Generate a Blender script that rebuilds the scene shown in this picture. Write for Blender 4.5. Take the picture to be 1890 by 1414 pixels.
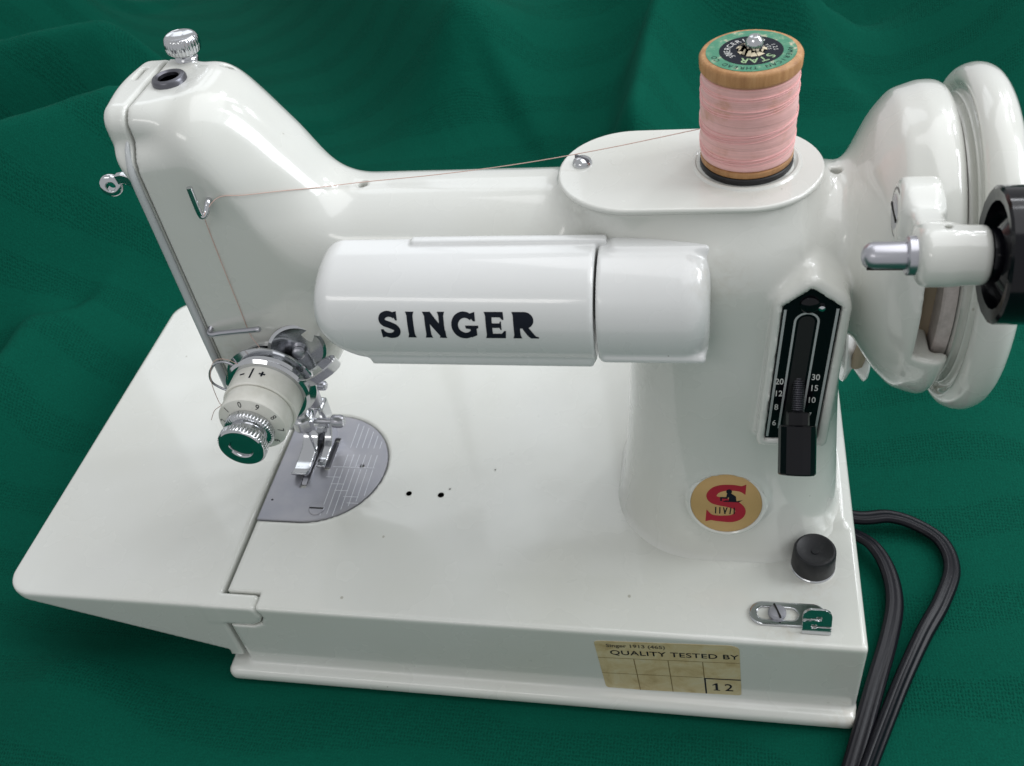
import bpy, bmesh, math, random
import numpy as np
from mathutils import Vector, Matrix
from mathutils.geometry import delaunay_2d_cdt

random.seed(7)
rng = np.random.default_rng(7)
S = 0.001                                   # the script is written in millimetres
for o in list(bpy.data.objects):
    bpy.data.objects.remove(o)
scene = bpy.context.scene
C = scene.collection

# ------------------------------------------------------------------ camera
PW, PH = 1890, 1414
CAM = np.array([178.073, -181.654, 342.392])
ROT = (0.80961, 0.12477, 0.15517)
FPX = 1809.0
cd = bpy.data.cameras.new('camera'); cam = bpy.data.objects.new('camera', cd); C.objects.link(cam)
cam.location = CAM * S; cam.rotation_mode = 'XYZ'; cam.rotation_euler = ROT
cd.sensor_fit = 'HORIZONTAL'; cd.sensor_width = 36; cd.lens = FPX / PW * 36
cd.clip_start = 0.01; cd.clip_end = 50
cd.dof.use_dof = True; cd.dof.focus_distance = 0.33; cd.dof.aperture_fstop = 30
scene.camera = cam
scene.render.resolution_x, scene.render.resolution_y = 1024, 766

# ------------------------------------------------------------------ light: a shaded porch, soft daylight from large openings, plus lamps added for reflections
world = bpy.data.worlds.new('World'); scene.world = world; world.use_nodes = True
bg = world.node_tree.nodes['Background']
bg.inputs[0].default_value = (0.96, 0.98, 1.0, 1); bg.inputs[1].default_value = 0.52

def area(name, loc, target, sx, sy, power, col):
    l = bpy.data.lights.new(name, 'AREA'); l.shape = 'RECTANGLE'; l.size = sx; l.size_y = sy
    l.energy = power; l.color = col
    o = bpy.data.objects.new(name, l); C.objects.link(o); o.location = loc
    o.rotation_euler = (Vector(target) - Vector(loc)).to_track_quat('-Z', 'Y').to_euler()
    return o
T0 = (0.15, 0.08, 0.1)
area('overhead_opening', (0.42, 0.22, 1.15), (0.15, 0.1, 0.1), 1.1, 0.9, 5.0, (0.98, 0.98, 1.0))
for i, (dx, dz) in enumerate([(-0.36, 0), (0, 0), (0.36, 0)]):
    area('reflection_pane_lamp', (-0.55 + dx, 1.3, 1.25), (0.1, 0.1, 0.15), 0.3, 0.62, 0.7, (0.9, 0.95, 1.0))  # unseen lamps added to give the reflections a paned structure
area('side_window', (1.5, 0.25, 0.9), T0, 0.6, 0.8, 10.5, (0.92, 0.96, 1.0))
for dx, dy, dz, w_, h_ in ((0.78, 0.95, 1.10, 0.10, 0.26), (0.98, 0.72, 1.02, 0.14, 0.12), (0.62, 1.12, 1.22, 0.12, 0.10), (1.10, 0.40, 1.20, 0.07, 0.22), (0.92, 0.98, 0.80, 0.16, 0.08), (0.70, 0.72, 1.40, 0.09, 0.16), (1.18, 0.10, 1.05, 0.08, 0.13)):
    area('dapple_lamp', (dx, dy, dz), T0, w_, h_, 15*w_*h_*3.14, (0.93, 0.96, 1.0))  # small unseen lamps added for broken, dappled highlights on the enamel
area('front_window', (-0.42, -1.12, 1.1), T0, 0.75, 0.16, 1.5, (1.0, 0.98, 0.95))

vs = scene.view_settings
vs.view_transform = 'Standard'; vs.look = 'None'; vs.exposure = 0.0; vs.gamma = 1.0
vs.use_curve_mapping = False

# ------------------------------------------------------------------ pixel helpers (a pixel is only a direction)
def _rot(rx, ry, rz):
    cx, sx, cy, sy, cz, sz = math.cos(rx), math.sin(rx), math.cos(ry), math.sin(ry), math.cos(rz), math.sin(rz)
    X = np.array([[1,0,0],[0,cx,-sx],[0,sx,cx]]); Y = np.array([[cy,0,sy],[0,1,0],[-sy,0,cy]]); Z = np.array([[cz,-sz,0],[sz,cz,0],[0,0,1]])
    return Z @ Y @ X
RM = _rot(*ROT)
def ray(px, py):
    d = RM @ np.array([(px - PW/2)/FPX, -(py - PH/2)/FPX, -1.0]); return d / np.linalg.norm(d)
def at(px, py, **k):
    a, v = list(k.items())[0]; i = 'xyz'.index(a); d = ray(px, py)
    return CAM + d * (v - CAM[i]) / d[i]

# ------------------------------------------------------------------ materials
def mat(name, color, rough=0.4, metal=0.0, coat=0.0, spec=0.5, sheen=0.0):
    m = bpy.data.materials.new(name); m.use_nodes = True
    b = m.node_tree.nodes['Principled BSDF']
    b.inputs['Base Color'].default_value = (*color, 1); b.inputs['Roughness'].default_value = rough
    b.inputs['Metallic'].default_value = metal; b.inputs['Coat Weight'].default_value = coat
    b.inputs['Coat Roughness'].default_value = 0.06
    b.inputs['Specular IOR Level'].default_value = spec; b.inputs['Sheen Weight'].default_value = sheen
    return m
def nd(m, t, **kw):
    n = m.node_tree.nodes.new(t)
    for k, v in kw.items():
        setattr(n, k, v)
    return n
def lk(m, a, ao, b, bi):
    m.node_tree.links.new(a.outputs[ao], b.inputs[bi])
def bsdf(m): return m.node_tree.nodes['Principled BSDF']
def ramp(m, stops):
    n = nd(m, 'ShaderNodeValToRGB'); cr = n.color_ramp
    while len(cr.elements) < len(stops): cr.elements.new(0.5)
    for e, (p, c) in zip(cr.elements, stops):
        e.position = p; e.color = (*c, 1) if len(c) == 3 else c
    return n
def noise(m, scale, detail=4, rough=0.55, coord=None, dist=0.0):
    n = nd(m, 'ShaderNodeTexNoise'); n.inputs['Scale'].default_value = scale
    n.inputs['Detail'].default_value = detail; n.inputs['Roughness'].default_value = rough; n.inputs['Distortion'].default_value = dist
    if coord: m.node_tree.links.new(coord, n.inputs['Vector'])
    return n
def objcoord(m):
    return nd(m, 'ShaderNodeTexCoord').outputs['Object']
def bump(m, hnode, hout, strength, dist, normal_in=None):
    b = nd(m, 'ShaderNodeBump'); b.inputs['Strength'].default_value = strength; b.inputs['Distance'].default_value = dist
    lk(m, hnode, hout, b, 'Height')
    m.node_tree.links.new(b.outputs[0], bsdf(m).inputs['Normal'] if normal_in is None else normal_in)
    return b

def make_enamel(name, base, stain):
    """sprayed off-white enamel: faint yellowing, a few specks, slight orange peel"""
    m = mat(name, base, 0.2, 0, 0.8, 0.5)
    co = objcoord(m)
    n1 = noise(m, 14, 3, 0.5, co); r1 = ramp(m, [(0.35, base), (0.75, stain)]); lk(m, n1, 0, r1, 0)
    vo = nd(m, 'ShaderNodeTexVoronoi'); vo.inputs['Scale'].default_value = 95; m.node_tree.links.new(co, vo.inputs['Vector'])
    r2 = ramp(m, [(0.0, (0.22, 0.2, 0.17)), (0.032, (1, 1, 1))]); lk(m, vo, 'Distance', r2, 0)
    n2 = noise(m, 22, 2, 0.5, co); r3 = ramp(m, [(0.52, (0, 0, 0)), (0.6, (1, 1, 1))]); lk(m, n2, 0, r3, 0)
    mx = nd(m, 'ShaderNodeMix', data_type='RGBA', blend_type='MULTIPLY'); lk(m, r3, 0, mx, 0)
    lk(m, r1, 0, mx, 6); lk(m, r2, 0, mx, 7)
    vc = nd(m, 'ShaderNodeTexVoronoi'); vc.inputs['Scale'].default_value = 38; m.node_tree.links.new(co, vc.inputs['Vector'])
    nw = noise(m, 900, 3, 0.6, co); ad = nd(m, 'ShaderNodeMath', operation='MULTIPLY_ADD'); lk(m, nw, 0, ad, 0); ad.inputs[1].default_value = 0.03; lk(m, vc, 'Distance', ad, 2)
    rc = ramp(m, [(0.034, (0.42, 0.38, 0.30)), (0.042, (1, 1, 1))]); lk(m, ad, 0, rc, 0)
    mc = nd(m, 'ShaderNodeMix', data_type='RGBA', blend_type='MULTIPLY'); mc.inputs[0].default_value = 0.6; lk(m, mx, 2, mc, 6); lk(m, rc, 0, mc, 7)
    prev = mc
    for (cx, cy, cz), rad, col in (((47, 50, 128), 0.017, (0.42, 0.36, 0.24)), ((230, -4, 3), 0.016, (0.40, 0.31, 0.20)), ((181, 38, 168), 0.013, (0.45, 0.41, 0.32)), ((13, 50, 128), 0.010, (0.45, 0.41, 0.32)), ((205, 8, 46), 0.014, (0.50, 0.44, 0.33)), ((215, 25, 46), 0.012, (0.52, 0.47, 0.38)), ((16, 84, 219), 0.008, (0.55, 0.48, 0.33))):
        vm = nd(m, 'ShaderNodeVectorMath', operation='DISTANCE'); m.node_tree.links.new(co, vm.inputs[0]); vm.inputs[1].default_value = (cx*S, cy*S, cz*S)
        mr = nd(m, 'ShaderNodeMapRange', clamp=True); mr.inputs[1].default_value = rad; mr.inputs[2].default_value = 0.0; lk(m, vm, 1, mr, 0)
        ns = noise(m, 260, 5, 0.65, co, 0.5); rs = ramp(m, [(0.42, (0, 0, 0)), (0.7, (0.5,)*3)]); lk(m, ns, 0, rs, 0)
        mu = nd(m, 'ShaderNodeMath', operation='MULTIPLY'); lk(m, mr, 0, mu, 0); lk(m, rs, 0, mu, 1)
        mm = nd(m, 'ShaderNodeMix', data_type='RGBA'); lk(m, mu, 0, mm, 0); lk(m, prev, 2, mm, 6); mm.inputs[7].default_value = (*col, 1); prev = mm
    lk(m, prev, 2, bsdf(m), 'Base Color')
    n3 = noise(m, 40, 3, 0.5, co); r4 = ramp(m, [(0.3, (0.12,)*3), (0.75, (0.42,)*3)]); lk(m, n3, 0, r4, 0); lk(m, r4, 0, bsdf(m), 'Roughness')
    n4 = noise(m, 120, 2, 0.4, co); bump(m, n4, 0, 0.03, 0.001)
    return m
ENAMEL = make_enamel('white_enamel', (0.69, 0.70, 0.665), (0.655, 0.66, 0.605))
PALE = make_enamel('white_lamp_enamel', (0.725, 0.735, 0.73), (0.70, 0.705, 0.69))
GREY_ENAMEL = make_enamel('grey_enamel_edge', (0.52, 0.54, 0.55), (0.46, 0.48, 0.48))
CREAM = mat('cream_plastic', (0.62, 0.62, 0.53), 0.35)
_c = objcoord(CREAM); _n = noise(CREAM, 160, 4, 0.6, _c); _r = ramp(CREAM, [(0.3, (0.72, 0.71, 0.64)), (0.6, (0.82, 0.81, 0.75))]); lk(CREAM, _n, 0, _r, 0); lk(CREAM, _r, 0, bsdf(CREAM), 'Base Color')
CHROME = mat('chrome', (0.60, 0.61, 0.63), 0.09, 1.0)
_c = objcoord(CHROME); _n = noise(CHROME, 200, 3, 0.5, _c); _r = ramp(CHROME, [(0.3, (0.05,)*3), (0.8, (0.2,)*3)]); lk(CHROME, _n, 0, _r, 0); lk(CHROME, _r, 0, bsdf(CHROME), 'Roughness')
STEEL = mat('brushed_steel', (0.5, 0.5, 0.54), 0.32, 1.0)
PLATE = mat('needle_plate_steel', (0.35, 0.35, 0.41), 0.42, 0.65)
_c = objcoord(PLATE); _n = noise(PLATE, 60, 4, 0.6, _c); _r = ramp(PLATE, [(0.3, (0.32, 0.325, 0.365)), (0.7, (0.40, 0.395, 0.42))]); lk(PLATE, _n, 0, _r, 0); lk(PLATE, _r, 0, bsdf(PLATE), 'Base Color')
ENGRAVE = mat('engraved_line', (0.7, 0.72, 0.76), 0.5, 0.3)
DARKSTEEL = mat('dark_steel', (0.16, 0.16, 0.18), 0.35, 1.0)
BLACK = mat('black_plastic', (0.003, 0.003, 0.005), 0.13, 0, 0.0, 0.3)
RUBBER = mat('black_rubber', (0.022, 0.022, 0.025), 0.5)
_c = objcoord(RUBBER); _n = noise(RUBBER, 300, 5, 0.7, _c); _r = ramp(RUBBER, [(0.55, (0.006, 0.006, 0.008)), (0.85, (0.04, 0.04, 0.04))]); lk(RUBBER, _n, 0, _r, 0); lk(RUBBER, _r, 0, bsdf(RUBBER), 'Base Color')
CORD = mat('cord_rubber', (0.004, 0.004, 0.007), 0.33, spec=0.22)
_c = objcoord(CORD); _n = noise(CORD, 500, 3, 0.6, _c); bump(CORD, _n, 0, 0.15, 0.0004)
INK = mat('black_ink', (0.007, 0.010, 0.018), 0.5, spec=0.15)
SILVERINK = mat('silver_print', (0.55, 0.55, 0.56), 0.35, 0.4)
WHITEINK = mat('white_print', (0.6, 0.6, 0.58), 0.5)
HOLE = mat('hole_dark', (0.02, 0.02, 0.018), 0.8, spec=0.2)  # near-black: shade inside holes and slots put into the colour
GOLD = mat('gold_foil', (0.62, 0.40, 0.17), 0.38, 0.35)
RED = mat('red_print', (0.36, 0.012, 0.03), 0.35)
BELT = mat('tan_belt', (0.34, 0.27, 0.19), 0.7)
FELT = mat('pinkish_hub', (0.50, 0.44, 0.42), 0.6)
_c = objcoord(FELT); _n = noise(FELT, 400, 5, 0.7, _c); _r = ramp(FELT, [(0.3, (0.42, 0.37, 0.35)), (0.7, (0.55, 0.49, 0.47))]); lk(FELT, _n, 0, _r, 0); lk(FELT, _r, 0, bsdf(FELT), 'Base Color')
WOOD = mat('spool_wood', (0.42, 0.23, 0.10), 0.5)
def _wood():
    m = WOOD; co = objcoord(m); mp = nd(m, 'ShaderNodeMapping'); mp.inputs['Scale'].default_value = (1, 1, 0.12); m.node_tree.links.new(co, mp.inputs[0])
    n = noise(m, 500, 5, 0.65, mp.outputs[0]); r = ramp(m, [(0.3, (0.33, 0.155, 0.055)), (0.55, (0.46, 0.24, 0.095)), (0.8, (0.57, 0.34, 0.16))]); lk(m, n, 0, r, 0); lk(m, r, 0, bsdf(m), 'Base Color')
    bump(m, n, 0, 0.15, 0.0003)
_wood()
THREAD = mat('pink_thread', (0.72, 0.36, 0.35), 0.6, sheen=0.3)
def _thread():
    m = THREAD; co = objcoord(m)
    mp = nd(m, 'ShaderNodeMapping'); mp.inputs['Scale'].default_value = (9, 9, 2600); m.node_tree.links.new(co, mp.inputs[0])
    w = noise(m, 1.0, 2, 0.5, mp.outputs[0], 0.3)
    n1 = noise(m, 120, 5, 0.62, co); r1 = ramp(m, [(0.38, (0.86, 0.49, 0.47)), (0.55, (0.81, 0.45, 0.42)), (0.72, (0.62, 0.30, 0.20))]); lk(m, n1, 0, r1, 0)
    r2 = ramp(m, [(0.3, (0.84,)*3), (0.65, (1.05,)*3)]); lk(m, w, 0, r2, 0)
    mx = nd(m, 'ShaderNodeMix', data_type='RGBA', blend_type='MULTIPLY'); mx.inputs[0].default_value = 1
    lk(m, r1, 0, mx, 6); lk(m, r2, 0, mx, 7); lk(m, mx, 2, bsdf(m), 'Base Color')
    bump(m, w, 0, 0.5, 0.0003)
_thread()
STRAND = mat('pink_strand', (0.60, 0.42, 0.36), 0.7)
GREENPAPER = mat('green_paper', (0.10, 0.34, 0.20), 0.6)
_c = objcoord(GREENPAPER); _n = noise(GREENPAPER, 350, 5, 0.65, _c); _r = ramp(GREENPAPER, [(0.48, (0.05, 0.22, 0.13)), (0.6, (0.11, 0.28, 0.17)), (0.68, (0.5, 0.47, 0.34))]); lk(GREENPAPER, _n, 0, _r, 0); lk(GREENPAPER, _r, 0, bsdf(GREENPAPER), 'Base Color')
TORN = mat('torn_paper', (0.66, 0.58, 0.42), 0.7)
PAPER = mat('aged_paper', (0.55, 0.47, 0.27), 0.6)
def _paper():
    m = PAPER; co = objcoord(m)
    n = noise(m, 110, 6, 0.65, co, 0.6); r = ramp(m, [(0.28, (0.40, 0.30, 0.14)), (0.45, (0.53, 0.43, 0.23)), (0.6, (0.58, 0.50, 0.30)), (0.78, (0.56, 0.54, 0.42))]); lk(m, n, 0, r, 0); lk(m, r, 0, bsdf(m), 'Base Color')
_paper()
CLOTH = mat('green_cloth', (0.005, 0.10, 0.07), 0.9, spec=0.06, sheen=0.03)
def _cloth():
    m = CLOTH; co = objcoord(m)
    n1 = noise(m, 3.2, 3, 0.5, co)
    wv = nd(m, 'ShaderNodeTexWave', wave_type='BANDS', bands_direction='Y'); wv.inputs['Scale'].default_value = 9; wv.inputs['Distortion'].default_value = 6; wv.inputs['Detail'].default_value = 2; wv.inputs['Detail Scale'].default_value = 0.7
    m.node_tree.links.new(co, wv.inputs['Vector'])
    r1 = ramp(m, [(0.3, (0.0014, 0.068, 0.043)), (0.7, (0.0022, 0.086, 0.055))]); lk(m, n1, 0, r1, 0)
    # woven threads: tiny cross weave, stronger inside woven bands
    a = nd(m, 'ShaderNodeTexWave', wave_type='BANDS', bands_direction='X'); a.inputs['Scale'].default_value = 260; a.inputs['Distortion'].default_value = 4; a.inputs['Detail'].default_value = 2; a.inputs['Detail Scale'].default_value = 3
    b = nd(m, 'ShaderNodeTexWave', wave_type='BANDS', bands_direction='Y'); b.inputs['Scale'].default_value = 210; b.inputs['Distortion'].default_value = 5; b.inputs['Detail'].default_value = 2; b.inputs['Detail Scale'].default_value = 3
    for w in (a, b): m.node_tree.links.new(co, w.inputs['Vector'])
    mul = nd(m, 'ShaderNodeMath', operation='MULTIPLY'); lk(m, a, 1, mul, 0); lk(m, b, 1, mul, 1)
    band = ramp(m, [(0.5, (0.25,)*3), (0.7, (1.0,)*3)]); lk(m, wv, 1, band, 0)
    mul2 = nd(m, 'ShaderNodeMath', operation='MULTIPLY'); lk(m, mul, 0, mul2, 0); lk(m, band, 0, mul2, 1)
    r2 = ramp(m, [(0.0, (1, 1, 1)), (0.8, (0.70, 0.73, 0.73))]); lk(m, mul2, 0, r2, 0)
    mx = nd(m, 'ShaderNodeMix', data_type='RGBA', blend_type='MULTIPLY'); mx.inputs[0].default_value = 1
    lk(m, r1, 0, mx, 6); lk(m, r2, 0, mx, 7); lk(m, mx, 2, bsdf(m), 'Base Color')
    b1 = bump(m, mul2, 0, 0.4, 0.0006)
    cr = noise(m, 14, 6, 0.55, co, 0.8); b2 = bump(m, cr, 0, 0.3, 0.006, b1.inputs['Normal'])
    fz = noise(m, 1400, 3, 0.7, co); rf = ramp(m, [(0.3, (0.8,)*3), (0.75, (1.2,)*3)]); lk(m, fz, 0, rf, 0)
    mf = nd(m, 'ShaderNodeMix', data_type='RGBA', blend_type='MULTIPLY'); mf.inputs[0].default_value = 1; lk(m, mx, 2, mf, 6); lk(m, rf, 0, mf, 7); lk(m, mf, 2, bsdf(m), 'Base Color')
    bsdf(m).inputs['Sheen Tint'].default_value = (0.1, 0.55, 0.45, 1); bsdf(m).inputs['Sheen Roughness'].default_value = 0.4
_cloth()

# ------------------------------------------------------------------ mesh helpers (all input in mm)
def link(name, me, m, parent=None, angle=40):
    me.materials.clear(); me.materials.append(m)
    if len(me.polygons):
        me.shade_smooth()
        if angle: me.set_sharp_from_angle(angle=math.radians(angle))
    o = bpy.data.objects.new(name, me); C.objects.link(o)
    if parent: o.parent = parent
    return o
def mesh(name, verts, faces, m, parent=None, angle=40):
    me = bpy.data.meshes.new(name)
    me.from_pydata([tuple(float(c) * S for c in v) for v in verts], [], [tuple(int(i) for i in f) for f in faces]); me.update()
    bm = bmesh.new(); bm.from_mesh(me); bmesh.ops.recalc_face_normals(bm, faces=bm.faces); bm.to_mesh(me); bm.free()
    return link(name, me, m, parent, angle)
def bev(o, w, seg=2, angle=35):
    b = o.modifiers.new('bevel', 'BEVEL'); b.width = w * S; b.segments = seg; b.limit_method = 'ANGLE'; b.angle_limit = math.radians(angle)
    b.harden_normals = False
    return o
def frame(d):
    d = np.array(d, float); d /= np.linalg.norm(d)
    u = np.cross([0, 0, 1], d) if abs(d[2]) < 0.95 else np.cross([0, 1, 0], d)
    u /= np.linalg.norm(u); return u, np.cross(d, u), d
def lathe_vf(prof, org, d, n=40, knurl=None):
    """prof: list of (radius, height along d). knurl: (i0, i1, teeth, depth, twist)"""
    u, v, w = frame(d); org = np.array(org, float); V = []; F = []
    for i, (r, h) in enumerate(prof):
        for k in range(n):
            a = 2 * math.pi * k / n; rr = r
            if knurl and knurl[0] <= i <= knurl[1]: rr = r - knurl[3] * (0.5 + 0.5 * math.cos(a * knurl[2] + knurl[4] * h))
            V.append(org + w * h + (u * math.cos(a) + v * math.sin(a)) * rr)
    for i in range(len(prof) - 1):
        for k in range(n):
            F.append((i*n+k, i*n+(k+1) % n, (i+1)*n+(k+1) % n, (i+1)*n+k))
    if prof[0][0] > 1e-6: F.append(tuple(range(n))[::-1])
    if prof[-1][0] > 1e-6: F.append(tuple((len(prof)-1)*n+k for k in range(n)))
    return V, F
def lathe(name, prof, org, d, m, parent=None, n=40, knurl=None, angle=35):
    V, F = lathe_vf(prof, org, d, n, knurl); return mesh(name, V, F, m, parent, angle)
def catmull(P, n):
    P = [np.array(p, float) for p in P]; Q = [2*P[0]-P[1]] + P + [2*P[-1]-P[-2]]; out = []
    for i in range(1, len(Q)-2):
        for t in np.linspace(0, 1, n, endpoint=False):
            a, b, c, d = Q[i-1], Q[i], Q[i+1], Q[i+2]
            out.append(0.5*((2*b)+(c-a)*t+(2*a-5*b+4*c-d)*t*t+(3*b-a-3*c+d)*t**3))
    out.append(P[-1]); return out
def tube_vf(P, r, n=12, caps=True):
    P = [np.array(p, float) for p in P]; V = []; F = []; N = len(P); u = None
    R_ = r if hasattr(r, '__len__') else [r]*N
    for i in range(N):
        t = P[min(i+1, N-1)] - P[max(i-1, 0)]; t /= (np.linalg.norm(t) + 1e-12)
        if u is None: u = frame(t)[0]
        u = u - t * (u @ t); u /= np.linalg.norm(u); v = np.cross(t, u)
        for k in range(n):
            a = 2*math.pi*k/n; V.append(P[i] + (u*math.cos(a)+v*math.sin(a))*R_[i])
    for i in range(N-1):
        for k in range(n): F.append((i*n+k, i*n+(k+1) % n, (i+1)*n+(k+1) % n, (i+1)*n+k))
    if caps: F.append(tuple(range(n))[::-1]); F.append(tuple((N-1)*n+k for k in range(n)))
    return V, F
def tube(name, P, r, m, parent=None, n=12, angle=50):
    V, F = tube_vf(P, r, n); return mesh(name, V, F, m, parent, angle)
def join(*vfs):
    V = []; F = []
    for v, f in vfs:
        b = len(V); V += list(v); F += [tuple(i+b for i in g) for g in f]
    return V, F
def box_vf(lo, hi):
    x0, y0, z0 = lo; x1, y1, z1 = hi
    V = [(x, y, z) for x in (x0, x1) for y in (y0, y1) for z in (z0, z1)]
    return V, [(0,1,3,2), (4,6,7,5), (0,4,5,1), (2,3,7,6), (0,2,6,4), (1,5,7,3)]
def prism_vf(out, org, u, v, w, t0, t1):
    """closed 2-D outline in the frame (u, v), swept along w from t0 to t1"""
    org, u, v, w = (np.array(a, float) for a in (org, u, v, w)); n = len(out)
    V = [org + u*a + v*b + w*t for t in (t0, t1) for a, b in out]
    F = [tuple(range(n))[::-1], tuple(range(n, 2*n))] + [(i, (i+1) % n, n+(i+1) % n, n+i) for i in range(n)]
    return V, F
def prism(name, out, org, u, v, w, t0, t1, m, parent=None, bw=0, seg=2, angle=35):
    o = mesh(name, *prism_vf(out, org, u, v, w, t0, t1), m, parent, angle)
    if bw: bev(o, bw, seg)
    return o
def rrect(x0, y0, x1, y1, r, n=6):
    rs = r if hasattr(r, '__len__') else (r,)*4            # corners: (x0,y0) (x1,y0) (x1,y1) (x0,y1)
    out = []
    for (cx, cy, a0), rr in zip(((x0, y0, 180), (x1, y0, 270), (x1, y1, 0), (x0, y1, 90)), rs):
        ox = cx + (rr if cx == x0 else -rr); oy = cy + (rr if cy == y0 else -rr)
        if rr < 1e-6: out.append((cx, cy)); continue
        for k in range(n+1):
            a = math.radians(a0 + 90*k/n); out.append((ox + rr*math.cos(a), oy + rr*math.sin(a)))
    return out
def fillet(pts, rad, n=5):
    """round the corners of a polygon; rad: one radius or one per point"""
    out = []; N = len(pts)
    for i, p in enumerate(pts):
        r = rad[i] if hasattr(rad, '__len__') else rad
        p = np.array(p, float); a = np.array(pts[i-1], float); b = np.array(pts[(i+1) % N], float)
        if r <= 0: out.append(tuple(p)); continue
        da, db = a-p, b-p; la, lb = np.linalg.norm(da), np.linalg.norm(db); r_ = min(r, la*.48, lb*.48)
        A, B = p+da/la*r_, p+db/lb*r_
        for t in np.linspace(0, 1, n+1): out.append(tuple((1-t)**2*A+2*t*(1-t)*p+t*t*B))
    return out
def empty(name, loc=(0, 0, 0), parent=None):
    o = bpy.data.objects.new(name, None); C.objects.link(o); o.location = np.array(loc)*S; o.empty_display_size = 0.01
    if parent: o.parent = parent
    return o

# 2-D lettering -> triangles
def union2d(polys):
    vs, fs = [], []
    for p in polys:
        b = len(vs); vs += [Vector((float(x), float(y))) for x, y in p]; fs.append(list(range(b, b+len(p))))
    r = delaunay_2d_cdt(vs, [], fs, 1, 1e-5)
    return [(v.x, v.y) for v in r[0]], [tuple(f) for f in r[2]]
def text2d(s, size=1.0, xs=1.0, bold=0.0, align='LEFT', spacing=1.0):
    cu = bpy.data.curves.new('t', 'FONT'); cu.body = s; cu.size = size; cu.offset = bold; cu.align_x = align; cu.resolution_u = 4
    cu.space_character = spacing
    o = bpy.data.objects.new('t', cu); C.objects.link(o)
    dg = bpy.context.evaluated_depsgraph_get(); dg.update()
    me = bpy.data.meshes.new_from_object(o.evaluated_get(dg))
    V = [(v.co.x*xs, v.co.y) for v in me.vertices]; F = [tuple(p.vertices) for p in me.polygons]
    bpy.data.objects.remove(o); bpy.data.curves.remove(cu); bpy.data.meshes.remove(me)
    return V, F
def lettering(name, VF, fn, m, parent, cuts=0, z0=0, z1=1):
    """VF flat triangles; fn maps (u, v) to a 3-D point in mm; cuts = horizontal cuts for curved surfaces"""
    V, F = VF
    bm = bmesh.new(); vs = [bm.verts.new((x, y, 0)) for x, y in V]
    for f in F:
        try: bm.faces.new([vs[i] for i in f])
        except ValueError: pass
    for k in range(cuts):
        c = z0 + (z1-z0)*(k+1)/(cuts+1)
        bmesh.ops.bisect_plane(bm, geom=list(bm.verts)+list(bm.edges)+list(bm.faces), plane_co=(0, c, 0), plane_no=(0, 1, 0))
    for v in bm.verts: v.co = Vector([float(c)*S for c in fn(v.co.x, v.co.y)])
    me = bpy.data.meshes.new(name); bm.to_mesh(me); bm.free()
    return link(name, me, m, parent, 0)
def shift(VF, dx, dy, rot=0):
    c, s = math.cos(rot), math.sin(rot)
    return [(x*c-y*s+dx, x*s+y*c+dy) for x, y in VF[0]], VF[1]
def merge2d(*vfs):
    V = []; F = []
    for v, f in vfs:
        b = len(V); V += list(v); F += [tuple(i+b for i in g) for g in f]
    return V, F
def stroke(pts, ws):
    pts = [np.array(p, float) for p in pts]; L = []; R_ = []
    if not hasattr(ws, '__len__'): ws = [ws]*len(pts)
    for i, p in enumerate(pts):
        t = pts[min(i+1, len(pts)-1)] - pts[max(i-1, 0)]; t /= np.linalg.norm(t); n = np.array([-t[1], t[0]])
        L.append(tuple(p+n*ws[i]/2)); R_.append(tuple(p-n*ws[i]/2))
    return L + R_[::-1]

# ------------------------------------------------------------------ signed-distance casting
def sm(t): t = np.clip(t, 0, 1); return t*t*(3-2*t)
def smin(a, b, k): h = np.maximum(k-np.abs(a-b), 0)/k; return np.minimum(a, b)-h*h*k*0.25
def smax(a, b, k): return -smin(-a, -b, k)
def rbox(ds, R_):
    """rounded intersection of half-space distances ds with edge radius R_"""
    q = [d+R_ for d in ds]; s = 0; mx = q[0]
    for a in q: s = s+np.maximum(a, 0)**2; mx = np.maximum(mx, a)
    return np.sqrt(s)+np.minimum(mx, 0)-R_
def poly_sd(px, pz, P):
    """signed distance to a 2-D polygon"""
    d = np.full(np.shape(px), 1e9, dtype=np.float32); inside = np.zeros(np.shape(px), bool); n = len(P)
    for i in range(n):
        ax, az = P[i]; bx, bz = P[(i+1) % n]; ex, ez = bx-ax, bz-az; wx, wz = px-ax, pz-az
        t = np.clip((wx*ex+wz*ez)/(ex*ex+ez*ez), 0, 1); d = np.minimum(d, (wx-ex*t)**2+(wz-ez*t)**2)
        c = ((az <= pz) & (bz > pz)) | ((bz <= pz) & (az > pz))
        inside ^= c & (px < ax+(pz-az)*ex/(ez if abs(ez) > 1e-9 else 1e-9))
    d = np.sqrt(d); return np.where(inside, -d, d)
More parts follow.
